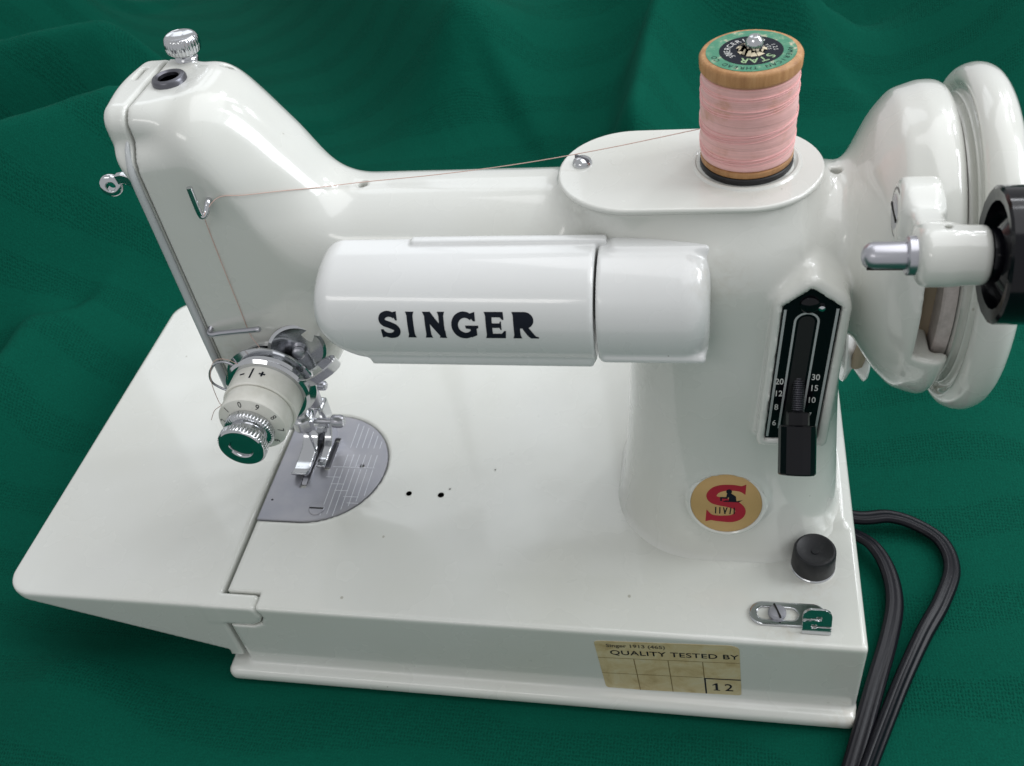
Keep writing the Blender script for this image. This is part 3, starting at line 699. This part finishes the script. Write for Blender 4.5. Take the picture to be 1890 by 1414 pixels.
polys.append(stem(4.48, 0.25)); polys += [[(4.3, 1.0), (5.06, 1.0), (5.08, 0.72), (5.02, 0.72), (4.93, 0.81), (4.5, 0.81)], [(4.5, 0.59), (4.90, 0.59), (4.93, 0.66), (4.97, 0.66), (4.97, 0.34), (4.93, 0.34), (4.90, 0.42), (4.5, 0.42)], [(4.3, 0.0), (5.10, 0.0), (5.14, 0.30), (5.07, 0.30), (4.97, 0.19), (4.5, 0.19)]]
polys.append(stem(5.58, 0.25)); polys.append(stroke([(5.5, 0.905)]+arcp(5.90, 0.70, 0.26, 0.205, 90, -90, 14)+[(5.5, 0.495)], 0.19)); polys.append([(5.76, 0.46), (6.02, 0.46), (6.30, 0.09), (6.42, 0.05), (6.42, 0.0), (6.10, 0.0), (5.98, 0.12)])
pa, _ = surf(705, 622, shade_solid); pb, _ = surf(995, 624, shade_solid); pc, _ = surf(705, 575, shade_solid)
ang = lambda p: math.atan2(p[2]-LZ, LY-p[1])
a0, a1 = ang(pa), ang(pc)
def on_shade(u, v):
    a = a0+(a1-a0)*v; r = LR+0.12; x = pa[0]+(pb[0]-pa[0])*u/6.42
    return (x, LY-r*math.cos(a), LZ+r*math.sin(a))
lettering('shade_lettering', union2d(polys), on_shade, INK, shade, 9)

# ---- oval cover plate, screw, felt, spool pin
stad = arcp(187.5, 71, 22, 22, -90, 90, 28)+arcp(154.8, 71, 22, 22, 90, 270, 28)
cover = own(prism('oval_cover_plate', stad, (0, 0, 183.7), (1, 0, 0), (0, 1, 0), (0, 0, 1), 0, 1.9, ENAMEL, None, 0.8, 3))
CT = 185.6
sc = at(1075, 302, z=CT)
lathe('cover_screw', [(3.0, -0.2), (3.0, 0.4), (2.6, 1.3), (1.6, 2.0), (0.01, 2.2)], sc, (0, 0, 1), CHROME, cover, 32)
mesh('screw_slot', *prism_vf([(-2.7, -0.3), (2.7, -0.3), (2.7, 0.3), (-2.7, 0.3)], sc+[0, 0, 1.2], (0.8, -0.6, 0), (0.6, 0.8, 0), (0, 0, 1), 0, 1.02), DARKSTEEL, cover)
SPX, SPY = 187.6, 73.0
lathe('seat_ring', [(15.8, 0), (15.2, 0.55), (14.6, 0.6), (13.8, 0.1)], (SPX, SPY, CT-0.02), (0, 0, 1), ENAMEL, cover, 48)
felt = lathe('felt_washer', [(13.0, 0), (13.2, 0.3), (13.2, 1.6), (12.9, 1.9), (2, 1.9)], (SPX, SPY, CT+0.02), (0, 0, 1), RUBBER, cover, 48)
pin = own(lathe('spool_pin', [(1.6, 0), (1.6, 34.8), (1.9, 35.4), (2.3, 36.2), (2.45, 37.2), (2.2, 38.4), (1.4, 39.4), (0.01, 39.8)], (SPX+0.8, SPY, CT-1.5), (0.0, 0, 1), CHROME, None, 28))

# ---- handwheel, hub
wheel = own(lathe('handwheel', catmull([(10, 242.6), (39.4, 242.8), (40.0, 243.4), (40.3, 244.4), (41.6, 245.0), (42.6, 245.0), (42.8, 246.2), (43.4, 247.0), (44.4, 246.6), (45.6, 245.6), (47.2, 245.4), (48.9, 246.4), (50.0, 248.2), (50.5, 250.6), (50.0, 253.2), (48.4, 255.2), (45, 256.2), (30, 256.4), (10, 258)], 3), (0, YC, ZC), (1, 0, 0), ENAMEL, None, 160, angle=60))
lathe('hub_band', [(30, 238.6), (38.9, 238.8), (39.5, 239.4), (39.5, 242.5), (30, 242.55)], (0, YC, ZC), (1, 0, 0), FELT, wheel, 96)

# ---- bobbin winder
WY, WZ = 12.0, 197.0
VY, VZ = 37.0, 192.0
def wind_solid(x, y, z):
    hub = rbox([np.sqrt((y-WY)**2+(z-WZ)**2)-6.9, 225.5-x, x-239.8], 1.4)
    piv = rbox([np.sqrt((y-VY)**2+(z-VZ)**2)-8.6, 224.0-x, x-233.5], 1.6)
    a = np.clip(((y-WY)*(VY-WY)+(z-WZ)*(VZ-WZ))/((VY-WY)**2+(VZ-WZ)**2), 0, 1)
    lk_ = np.sqrt((y-WY-a*(VY-WY))**2+(z-WZ-a*(VZ-WZ))**2)-4.8
    arm = rbox([lk_, 225.2-x, x-232.5], 1.6)
    d = smin(smin(hub, piv, 3), arm, 5)
    h = np.sqrt((x-230.6)**2+(y-13.5)**2)-0.9
    return np.maximum(d, -np.maximum(h, 199-z))
winder = own(sdf_mesh('bobbin_winder', wind_solid, (221, 2, 181), (243, 49, 207), 0.6, ENAMEL, None))
lathe('pivot_screw', [(6.0, -1), (6.0, 0.25), (5.2, 0.3), (5.2, -0.3), (4.9, -0.3), (4.8, 0.5), (4.3, 0.8), (0.01, 0.9)], (224.0, VY, VZ), (-1, 0, 0), STEEL, winder, 36)
lathe('screw_rim', [(5.0, 0.15), (6.3, 0.15), (6.3, 0.45), (5.0, 0.45)], (224.0, VY, VZ), (-1, 0, 0), BLACK, winder, 36)
mesh('screw_slot', *box_vf((222.95, VY-4.2, VZ-0.4), (223.6, VY+4.2, VZ+0.4)), HOLE, winder)
lathe('spindle', [(4.6, -1.0), (4.6, 3.2), (4.2, 3.6), (3.3, 3.7), (3.3, 10.6), (3.0, 11.9), (2.1, 12.9), (1.1, 13.3), (0.01, 13.4)], (225.8, WY, WZ), (-1, 0, 0), STEEL, winder, 40)
mesh('spindle_slot', *box_vf((213.6, WY-2.86, WZ-2.0), (221.6, WY-2.4, WZ-1.6)), HOLE, winder)
lathe('friction_pulley', [(4, -0.6), (6.0, -0.6), (6.2, 1.2), (11.8, 4.6), (12.4, 0.6), (15.0, 0.2), (15.8, 0.7), (15.8, 9.6), (15.2, 10.4), (5, 10.4)], (240.6, WY, WZ), (1, 0, 0), BLACK, winder, 22, angle=30)

# ---- stitch plate, lever
def on_plate(off):
    """ray through a pixel -> stitch plate plane"""
    def f(px, py):
        d = ray(px, py); n = np.array([0, 1, -0.09]); c = STITCH_Y-0.5-135*0.09+off
        t = (c-CAM@n)/(d@n); return CAM+d*t
    return f
def pl_pt(x, z, off): return (x, STITCH_Y-0.5+(z-135)*0.09+off, z)
def plate_prism(name, poly, o0, o1, m, parent, bw=0):
    n = len(poly); V = [pl_pt(x, z, o) for o in (o0, o1) for x, z in poly]
    F = [tuple(range(n)), tuple(range(n, 2*n))[::-1]]+[(i, (i+1) % n, n+(i+1) % n, n+i) for i in range(n)]
    o = mesh(name, V, F, m, parent, 30)
    if bw: bev(o, bw)
    return o
sp_out = fillet(STITCH, [0.6, 0.6, 3, 4, 3, 0.6, 0.6])
stitch = own(plate_prism('stitch_plate', sp_out, 2.1, 1.1, BLACK, None))
def edge_strip(pts, w): return union2d([stroke(pts, w)])
cxs = 205.4
def lean(x, z): return x-(160-z)*0.056
strip = lambda pts, w: lettering('silver_line', edge_strip([(lean(x, z), z) for x, z in pts], w), lambda u, v: pl_pt(u, v, 1.05), SILVERINK, stitch)
strip([(198.9, 159.2), (198.9, 111.6)], 0.75); strip([(213.0, 159.6), (213.0, 111.6)], 0.75)
strip([(202.0, 115)]+[(202.0, 152)]+arcp(205.2, 155, 3.2, 3.0, 180, 0, 14)+[(208.4, 152), (208.4, 115)], 0.62)
slot_o = [(203.0, 113), (207.4, 113), (207.4, 155)]+arcp(205.2, 155, 2.2, 2.0, 10, 170, 8)+[(203.0, 155)]
lettering('lever_slot', union2d([[(lean(x, z), z) for x, z in slot_o]]), lambda u, v: pl_pt(u, v, 1.03), mat('slot_black', (0.004, 0.004, 0.005), 0.6), stitch)
lathe('plate_screw', [(2.7, 0), (2.6, 0.7), (2.0, 1.1), (0.01, 1.2)], pl_pt(205.3, 161.0, 1.1), (0, -1, 0.09), BLACK, stitch, 28)
lathe('set_screw', [(1.0, 0), (0.9, 0.8), (0.01, 1.1)], pl_pt(208.6, 160.0, 1.1), (0, -1, 0.09), CHROME, stitch, 16)
PP = on_plate(1.03)
for s, px, py in (('20', 1440, 704), ('12', 1438, 726), ('8', 1434, 751), ('6', 1430, 780), ('30', 1507, 696), ('15', 1504, 716), ('10', 1499, 738), ('7', 1495, 766)):
    c = PP(px, py); t = shift(text2d(s, 3.1, 0.8, 0.03, 'CENTER'), -0.2, -1.1)
    lettering('scale_number', t, lambda u, v: pl_pt(c[0]+u, c[2]+v*1.0, 1.0), WHITEINK, stitch)
LD = np.array([0.0, -0.70, -0.714]); l0 = at(1474, 684, y=38.5)
lever2 = own(lathe('stitch_lever', [(1.9, -4)]+sum([[(1.9, 0.65*i-4+0.05), (1.5, 0.65*i-4+0.32), (1.9, 0.65*i-4+0.6)] for i in range(26)], [])+[(1.9, 13.0)], l0, LD, DARKSTEEL, None, 20))
lathe('lever_collar', [(2, 0), (3.2, 0.1), (3.4, 0.4), (3.4, 4.0), (2, 4.2)], l0+LD*12.2, LD, BLACK, lever2, 10, angle=20)
lathe('lever_knob', [(2, 0), (5.2, 0.1), (5.5, 0.4), (5.5, 14.4), (5.2, 14.8), (0.01, 14.9)], l0+LD*16.2, LD, BLACK, lever2, 14, angle=18)

# ---- emblem on the pillar foot
eu = np.array([1.0, 0, 0]); ev = np.cross(BADGE_N, eu)
if ev[2] < 0: ev = -ev
def on_badge(off):
    return lambda u, v: BADGE+eu*u+ev*v+BADGE_N*off
emb = own(lathe('emblem', [(11.9, -0.3), (11.9, 0.32), (11.6, 0.42), (0.01, 0.42)], BADGE, BADGE_N, GOLD, None, 96))
lathe('emblem_rim', [(11.95, 0.0), (12.0, 0.6), (12.4, 0.85), (12.9, 0.75), (13.5, 0.2), (13.9, -0.6)], BADGE, BADGE_N, ENAMEL, emb, 96)
es_ = catmull([(5.6, 6.0), (2.4, 6.5), (-1, 6.3), (-3.6, 5.2), (-4.9, 3.2), (-4.2, 1.5), (-2, 0.7), (1, 0.1), (3.6, -0.9), (4.9, -2.8), (4.2, -4.9), (2, -6.2), (-1, -6.4), (-4, -6.2), (-6.1, -5.6)], 4)
ew = list(np.interp(np.linspace(0, 1, len(es_)), [0, 0.12, 0.3, 0.5, 0.7, 0.88, 1], [2.2, 2.4, 3.5, 3.3, 3.5, 2.4, 2.2]))
sv = [stroke(es_, ew), [(4.4, 7.0), (6.5, 8.0), (6.3, 3.8), (5.3, 4.6), (4.2, 5.2)], [(-6.8, -7.8), (-6.5, -2.8), (-5.2, -4.4), (-4.2, -5.2), (-4.4, -7.0)]]
lettering('red_letter', union2d(sv), on_badge(0.47), RED, emb)
fig = [arcp(0.9, 4.9, 0.95, 1.0, 0, 340, 16), [(0.2, 4.0), (1.6, 4.2), (3.2, 3.0), (3.4, 1.0), (5.6, 1.7), (4.2, 0.7), (-1.2, 0.7), (-0.2, 1.3), (0.9, 1.3), (0.9, 2.6), (0.0, 2.4)], [(-2.0, 2.6), (0.5, 2.6), (0.5, 2.0), (-1.4, 2.0), (-1.4, 1.0), (-2.0, 1.0)]]
fig += [[(x, -1.6), (x+0.38, -1.6), (x+0.38-d, -4.3), (x-d, -4.3)] for x, d in ((-3.6, 0), (-2.2, 0), (-1.0, -0.6), (0.2, 0.8), (1.5, 0.3), (2.6, 0))]
lettering('seated_figure', union2d(fig), on_badge(0.53), INK, emb)

# ---- push knob and bobbin thread guide on the bed
knob = own(lathe('push_knob', [(7.3, 0.9), (7.5, 1.3), (7.15, 9.0), (6.8, 9.6), (6.2, 9.7), (5.0, 9.0), (2.6, 8.4), (1.2, 8.3), (1.1, 8.6), (0.01, 8.6)], (215.2, 32.5, BZ), (0, 0, 1), RUBBER, None, 48))
lathe('knob_base', [(7.6, -0.2), (7.6, 0.6), (7.2, 1.0), (3, 1.0)], (215.2, 32.5, BZ), (0, 0, 1), CHROME, knob, 48)
def guide_solid(x, y, z):
    cy = 11.4
    sx = np.maximum(np.maximum(197.6-x, x-214), 0); st = np.sqrt(sx*sx+(y-cy)**2)-4.6
    s2 = np.maximum(np.abs(x-202.3)-4.3, 0); hole = np.sqrt(s2*s2+(y-cy)**2)-2.4
    base = rbox([st, -hole, z-BZ-1.0, BZ-0.2-z], 0.3)
    # bent-up tab: plane leaning back
    n = np.array([0, -0.96, 0.28]); c = (0, 6.6, BZ+5.6)
    h = (y-c[1])*n[1]+(z-c[2])*n[2]; v = (y-c[1])*0.28+(z-c[2])*0.96
    u = x-214.6
    cu = np.maximum(np.abs(u)-1.6, 0); cv = np.maximum(v-1.6, 0)
    tab = np.maximum(np.maximum(np.abs(u)-4.7, np.maximum(-5.6-v, v-4.6)), np.sqrt(cu*cu+cv*cv)-3.1)
    n1 = np.maximum(np.maximum(-u-9+0, u-0.2), np.abs(v-0.8-u*0.12)-0.42); h1 = np.sqrt((u-0.6)**2+(v-1.0)**2)-0.85
    n2 = np.maximum(-u-0.5, np.abs(v+2.5)-0.4); h2 = np.sqrt((u+0.9)**2+(v+2.5)**2)-0.9
    tab = np.maximum(tab, -np.minimum(np.minimum(n1, h1), np.minimum(n2, h2)))
    tab = np.maximum(tab, np.abs(h)-0.5)
    return np.minimum(base, tab)
guide = own(sdf_mesh('bobbin_thread_guide', guide_solid, (191, 2, BZ-1), (221, 18, BZ+12), 0.3, CHROME, None, 45))
lathe('guide_screw', [(3.0, 0), (3.0, 0.9), (2.5, 1.6), (0.01, 2.0)], (202.2, 11.4, BZ+0.9), (0, 0, 1), PLATE, guide, 32)
mesh('screw_slot', *prism_vf([(-2.8, -0.3), (2.8, -0.3), (2.8, 0.3), (-2.8, 0.3)], (202.2, 11.4, BZ+2.2), (0.35, -0.94, 0), (0.94, 0.35, 0), (0, 0, 1), 0, 0.72), HOLE, guide)

# ---- inspection sticker on the front of the bed
TLc, TRc, BRc, BLc = (np.array(a) for a in ((140.3, 40.8), (189.7, 43.8), (191.6, 11.0), (143.0, 8.9)))
def stk(off):
    def fn(u, v):
        u, v = u/100.0, v/100.0
        p = TLc*(1-u)*v+TRc*u*v+BRc*u*(1-v)+BLc*(1-u)*(1-v); return (p[0], -off, p[1])
    return fn
sv_ = fillet(rrect(0, 0, 100, 100, [6, 3, 8, 4], 5), 0)
n_ = len(sv_); fo = stk(0.16); fi = stk(0.02)
sticker = mesh('inspection_sticker', [fi(*p) for p in sv_]+[fo(*p) for p in sv_], [tuple(range(n_)), tuple(range(n_, 2*n_))]+[(i, (i+1) % n_, n_+(i+1) % n_, n_+i) for i in range(n_)], PAPER, None, 20); own(sticker)
SLINE = mat('sticker_line', (0.20, 0.14, 0.05), 0.6)
for i, q in enumerate(((0, 66.0, 100, 0.5), (0, 33.5, 73, 0.5))):
    lettering('ruled_line', union2d([[(q[0], q[1]), (q[2], q[1]), (q[2], q[1]+q[3]*1.6), (q[0], q[1]+q[3]*1.6)]]), stk(0.2), SLINE, sticker)
for x in (25.5, 49.8):
    lettering('ruled_line', union2d([[(x, 0.3), (x+0.6, 0.3), (x+0.6, 66), (x, 66)]]), stk(0.23), SLINE, sticker)
lettering('ruled_line', union2d([[(74, 33.6), (74.6, 33.6), (74.6, 66), (74, 66)]]), stk(0.23), SLINE, sticker)
lettering('number_frame', union2d([[(74, 0.3), (75.2, 0.3), (75.2, 31.5), (100, 31.5), (100, 33.5), (74, 33.5)]]), stk(0.21), INK, sticker)
lettering('sticker_text', shift(text2d('Singer 1913 (465)', 8.8, 0.66, 0.16), 8, 89.2), stk(0.24), mat('faded_ink', (0.09, 0.075, 0.05), 0.6), sticker)
lettering('sticker_text', shift(text2d('QUALITY TESTED BY', 12.6, 0.735, 0.12, spacing=1.05), 9.5, 74.0), stk(0.24), INK, sticker)
one = union2d([[(81.6, 9), (83.4, 9), (83.4, 23.5), (82.2, 23.5), (79.6, 19.8), (79.6, 18.2), (81.6, 20.0)], [(80.2, 8.2), (84.8, 8.2), (84.8, 9.6), (80.2, 9.6)]])
lettering('sticker_text', one, stk(0.24), INK, sticker)
lettering('sticker_text', shift(text2d('2', 21, 0.62, 0.15), 88, 8.4), stk(0.24), INK, sticker)

# ---- motor behind the pillar: body, pulley, belt
motor = own(lathe('motor', [(5, 0), (22, 1), (25, 4), (25, 46), (20, 52), (6, 53)], (174, 128, 80), (1, 0, 0), ENAMEL, None, 48))
pul = lathe('motor_pulley', [(4, 0), (15, 0.5), (15.4, 1.2), (15, 2), (10, 5), (15, 8.4), (15.4, 9), (14.8, 9.8), (4, 10)], (228, 118, 76), (1, 0, 0), PALE, motor, 40)
bl = []
for a in np.linspace(100, 330, 40): bl.append((233.2, 118-11*math.cos(math.radians(a)), 76+11*math.sin(math.radians(a))))
tube('belt', [(233.2, 118+12, 76), (233.2, 118, 76-12), (233.2, 118-12, 76), (236, 95, 112), (238, 73-30, 130), (238, 73-30, 180), (238, 73+32, 180), (236, 128, 110), (233.2, 130, 80)], 2.6, BELT, motor, 8)

# ================================================================== thread spool on its pin
SB = CT+1.95; SH = 31.8
spool = empty('thread_spool', (SPX, SPY, SB))
spool['label'] = 'wooden spool of pink thread with green and black star paper label, on the spool pin'
spool['category'] = 'thread spool'
def sown(o): o.parent = spool; o.matrix_parent_inverse = Matrix.Translation(-Vector((SPX*S, SPY*S, SB*S))); return o
sbody = sown(lathe('wooden_core', [(3.2, 0), (12.6, 0), (13.0, 0.5), (13.1, 1.9), (12.5, 2.3), (10, 2.4), (10, 27.0), (12.9, 27.3), (13.6, 28.2), (13.7, 30.8), (13.3, 31.5), (12.8, SH), (3.2, SH), (3.0, SH-0.6), (3.0, SH-14), (0.01, SH-14)], (SPX, SPY, SB), (0, 0, 1), WOOD, None, 72))
prof = [(10.0, 2.4)]
hs = np.linspace(2.5, 27.1, 60)
for h in hs: prof.append((13.05+0.22*math.sin((h-3)/23*math.pi)+0.05*math.sin(h*1.9)+0.03*rng.standard_normal(), h))
prof.append((10, 27.2))
wind = sown(lathe('thread_winding', prof, (SPX, SPY, SB), (0, 0, 1), THREAD, None, 80, angle=180))
cross = []
for h0, amp, ph, r0 in ((21.8, 1.0, 0.4, 13.55), (20.6, 1.3, 0.9, 13.5), (20.1, 1.5, 0.7, 13.5), (14.6, 1.3, 0.6, 13.6), (13.8, 1.7, 1.0, 13.6), (13.3, 1.9, 1.2, 13.6), (12.6, 1.6, 0.9, 13.55), (7.6, 1.6, 0.3, 13.5), (6.8, 1.9, 0.5, 13.5), (5.2, 1.1, 0.2, 13.35), (25.0, 0.5, 0.4, 13.45), (24.3, 0.6, 0.8, 13.45), (5.9, 1.6, 1.6, 13.4)):
    pts = [(SPX+(r0-0.22)*math.cos(a), SPY+(r0-0.22)*math.sin(a), SB+h0+amp*math.sin(a+ph)) for a in np.linspace(0, 2*math.pi, 72)]
    cross.append(tube_vf(pts, 0.12, 6, False))
mesh('crossing_turns', *join(*cross), mat('pink_turns', (0.86, 0.49, 0.48), 0.55), wind)
ST = SB+SH
paper = lathe('paper_label', [(3.0, 0.02), (11.9, 0.02), (11.9, 0.12), (3.0, 0.12)], (SPX, SPY, ST), (0, 0, 1), GREENPAPER, sbody, 64)
ringp = lathe('black_ring', [(3.6, 0.13), (8.4, 0.13), (8.4, 0.17), (3.6, 0.17), (3.6, 0.13)], (SPX, SPY, ST), (0, 0, 1), INK, paper, 64)
def circ_text(s, r, size, mid_deg, step_deg, m, z, bold=0.0, name='label_text', xs=1.0, flip=1):
    for i, ch in enumerate(s):
        if ch == ' ': continue
        a = math.radians(mid_deg+flip*(i-(len(s)-1)/2)*-step_deg)
        t = text2d(ch, size, xs, bold, 'CENTER')
        rot = a-math.pi/2
        t = shift(t, 0, -size*0.35); t = shift(t, r*math.cos(a), r*math.sin(a), rot)
        lettering(name, t, lambda u, v: (SPX+u, SPY+v, z), m, paper)
LGREEN = mat('pale_green_print', (0.30, 0.45, 0.24), 0.6)
circ_text('STAR', 6.2, 3.6, -72, 24, LGREEN, ST+0.2, 0.04)
circ_text('MERCERIZED', 6.3, 2.4, 130, 15, WHITEINK, ST+0.2)
circ_text('50', 5.9, 2.2, 205, 16, WHITEINK, ST+0.2)
circ_text('125', 6.4, 1.7, 12, 13, WHITEINK, ST+0.2); circ_text('YDS', 4.9, 1.4, 18, 15, WHITEINK, ST+0.2)
circ_text('AMERICAN THREAD CO', 10.2, 2.1, -80, 9.5, INK, ST+0.16)
tb = []
for i in range(14):
    a = 2*math.pi*i/14+rng.uniform(-.15, .15); r0, r1 = 2.6, rng.uniform(3.3, 4.6); da = rng.uniform(0.12, 0.26); up = rng.uniform(0.2, 1.5)
    P = [(SPX+r*math.cos(b), SPY+r*math.sin(b), ST+zz) for r, b, zz in ((r1, a-da, 0.22), (r1, a+da, 0.22), (r0, a+da*.7, up), (r0, a-da*.7, up*0.8))]
    tb.append((P+[(x, y, z+0.12) for x, y, z in P], [(0,1,2,3), (7,6,5,4), (0,4,5,1), (1,5,6,2), (2,6,7,3), (3,7,4,0)]))
mesh('torn_paper_edge', *join(*tb), TORN, paper)
# strand from the spool over the arm to the tension
A = at(1293, 238, y=SPY+3); A[0] = SPX-13.4
strand = [A]
q1, m1 = surf(668, 343, lambda a, b, c: casting_solid(a, b, c, False)); q1 = q1+np.array([0, 0, 1.3])
for t in (0.25, 0.5, 0.75): strand.append(A+(q1-A)*t+np.array([0, 0, -2.2*math.sin(math.pi*t)]))
strand.append(q1)
for px_, py_ in ((590, 347), (520, 352), (450, 359), (405, 362)):
    p, n = surf(px_, py_); strand.append(p+n*0.6)
strand += [gp[2]+np.array([0.3, -0.3, 0.6]), gp[3]+np.array([0.6, -0.2, 0.3])]
for px_, py_ in ((385, 420), (412, 490), (440, 560), (462, 615)):
    p, n = surf(px_, py_); strand.append(p+n*0.4)
strand += [at(478, 640, y=46), at(492, 668, y=44)]
sown(tube('thread_strand', catmull(strand, 6), 0.13, STRAND, None, 6))
tail = [at(*q, y=40) for q in ((448, 678), (420, 664), (396, 666), (388, 690), (393, 715), (404, 742))]+[at(*q, y=34) for q in ((408, 748), (396, 758), (390, 775))]
sown(tube('thread_tail', catmull(tail, 6), 0.12, STRAND, None, 6))

# ================================================================== cords
def cord(label, pts, r, twist):
    P = catmull(pts, 10); N = len(P); V = []; F = []; K = 36
    for i, p in enumerate(P):
        t = P[min(i+1, N-1)]-P[max(i-1, 0)]; t /= np.linalg.norm(t); side = np.cross(t, [0, 0, 1]); side /= np.linalg.norm(side); up = np.cross(side, t)
        a0_ = twist[0]+(twist[1]-twist[0])*sm(np.array(i/(N-1)))+0
        for k in range(K):
            a = 2*math.pi*k/K
            # figure-eight section with fine ribs
            w = 3.5; hgt = 1.75*(0.80+0.20*math.cos(2*a)*-1 if False else (0.62+0.38*abs(math.cos(a))**0.8)); 
            xx = w*math.cos(a); yy = 2.0*math.sin(a)*(0.72+0.42*abs(math.cos(a)))+0.13*math.cos(9*a)
            c, s = math.cos(a0_), math.sin(a0_)
            V.append(p+side*(xx*c-yy*s)+up*(xx*s+yy*c))
        if i: F += [((i-1)*K+k, (i-1)*K+(k+1) % K, i*K+(k+1) % K, i*K+k) for k in range(K)]
    F += [tuple(range(K))[::-1], tuple((N-1)*K+k for k in range(K))]
    o = mesh('power_cord', V, F, CORD, None, 60)
    o['label'] = label; o['category'] = 'cord'; o['group'] = 'cords beside the machine'
    return o
def cpt(px, py, z): return at(px, py, z=z)
cord('black ribbed electric cord making the wide loop out over the green cloth', [np.array([215., 90, 9]), cpt(1580, 955, 8), cpt(1640, 953, 7), cpt(1690, 968, 5), cpt(1738, 1000, 4), cpt(1757, 1050, 4), cpt(1738, 1110, 4.5), cpt(1705, 1170, 5), cpt(1668, 1250, 5), cpt(1632, 1340, 5), cpt(1598, 1430, 5), cpt(1570, 1520, 5)], 4, (0.15, 0.9))
cord('black ribbed electric cord hugging the side of the bed, inside the wide loop', [np.array([222., 84, 8]), cpt(1585, 990, 6), cpt(1618, 1015, 6), cpt(1642, 1060, 4), cpt(1651, 1115, 4), cpt(1640, 1180, 5), cpt(1617, 1260, 6), cpt(1592, 1350, 6), cpt(1566, 1440, 5), cpt(1540, 1530, 5)], 4, (0.5, 0.1))

# ================================================================== cloth
def cloth():
    xs = np.concatenate([np.arange(-1300, -620, 20), np.arange(-620, 480, 4.0), np.arange(480, 1300, 20)]); ys = np.concatenate([np.arange(-400, -100, 20), np.arange(-100, 800, 4.0), np.arange(800, 1500, 25)])
    X, Y = np.meshgrid(xs, ys, indexing='ij'); Z = np.zeros_like(X)
    def ridge(pix, hgt, wl, wr, fade=None):
        P = [at(px, py, z=0)[:2] for px, py in pix]; P = [np.array(p) for p in catmull(P, 24)]
        best = np.full(X.shape, 1e9); sg = np.zeros(X.shape); tt = np.zeros(X.shape)
        for i in range(len(P)-1):
            a, b = P[i], P[i+1]; e = b-a; L = e@e; t = np.clip(((X-a[0])*e[0]+(Y-a[1])*e[1])/L, 0, 1)
            dx, dy = X-a[0]-e[0]*t, Y-a[1]-e[1]*t; d = np.hypot(dx, dy); m_ = d < best
            best = np.where(m_, d, best); sg = np.where(m_, e[0]*dy-e[1]*dx, sg); tt = np.where(m_, (i+t)/(len(P)-1), tt)
        w = np.where(sg > 0, wl, wr); f = np.exp(-(np.sqrt(best**2+16.0)/w)**1.5)
        return hgt*f
    for r in FOLDS: Z += ridge(*r)
    n = 0
    for k in range(10):
        a = rng.uniform(0, 2*math.pi); lam = rng.uniform(160, 420); n = n+np.sin((X*math.cos(a)+Y*math.sin(a))/lam*2*math.pi+rng.uniform(0, 6))*lam/420
    Z += 1.3*n*np.clip((np.hypot(np.maximum(np.abs(X-70)-165, 0), np.maximum(np.abs(Y-90)-95, 0))-10)/120, 0, 1)
    # the machine presses the cloth flat; only that patch is level
    dist = np.hypot(np.maximum(np.abs(X-112)-125, 0), np.maximum(np.abs(Y-89)-98, 0))
    Z *= sm(dist/70); Z = np.where(dist <= 0, 0, Z)
    for _ in range(3):
        Z[1:-1, 1:-1] = (Z[1:-1, 1:-1]*2+Z[:-2, 1:-1]+Z[2:, 1:-1]+Z[1:-1, :-2]+Z[1:-1, 2:])/6
    nx, ny = X.shape; V = np.stack([X, Y, Z], -1).reshape(-1, 3); I = np.arange(nx*ny).reshape(nx, ny)
    F = np.stack([I[:-1, :-1], I[1:, :-1], I[1:, 1:], I[:-1, 1:]], -1).reshape(-1, 4)
    me = bpy.data.meshes.new('backdrop_cloth'); me.from_pydata((V*S).tolist(), [], F.tolist()); me.update()
    o = link('backdrop_cloth', me, CLOTH, None, 0); o['kind'] = 'structure'; o['label'] = 'dark green woven cloth with soft folds under and behind the machine'
    return o
FOLDS = [
    ([(930, -160), (1060, -10), (1160, 60), (1290, 115)], 125, 50, 75),
    ([(520, -120), (640, 0), (760, 110), (880, 210)], 85, 60, 46),
    ([(1330, 30), (1420, 15), (1560, 45), (1700, 95), (1890, 190)], 85, 36, 70),
    ([(1500, -160), (1700, -60), (1960, 60)], 180, 60, 36),
    ([(-160, 640), (0, 590), (180, 535), (350, 470)], 125, 22, 50),
    ([(-200, 430), (0, 385), (180, 340), (300, 310)], 115, 50, 24),
    ([(-250, 190), (0, 150), (140, 90)], 75, 55, 40),
    ([(1165, 350), (1215, 235), (1320, 185), (1450, 175)], 65, 12, 34),
    ([(-120, 860), (40, 800), (130, 720)], 45, 20, 36),
    ([(1690, 700), (1800, 650), (1990, 640)], 22, 30, 60),
    ([(1700, 1290), (1800, 1240), (1930, 1230)], 8, 10, 22),
    ([(120, 1290), (330, 1330), (520, 1400)], 9, 12, 26),
    ([(-60, 1180), (60, 1230), (200, 1260)], 12, 14, 30),
]
cloth()
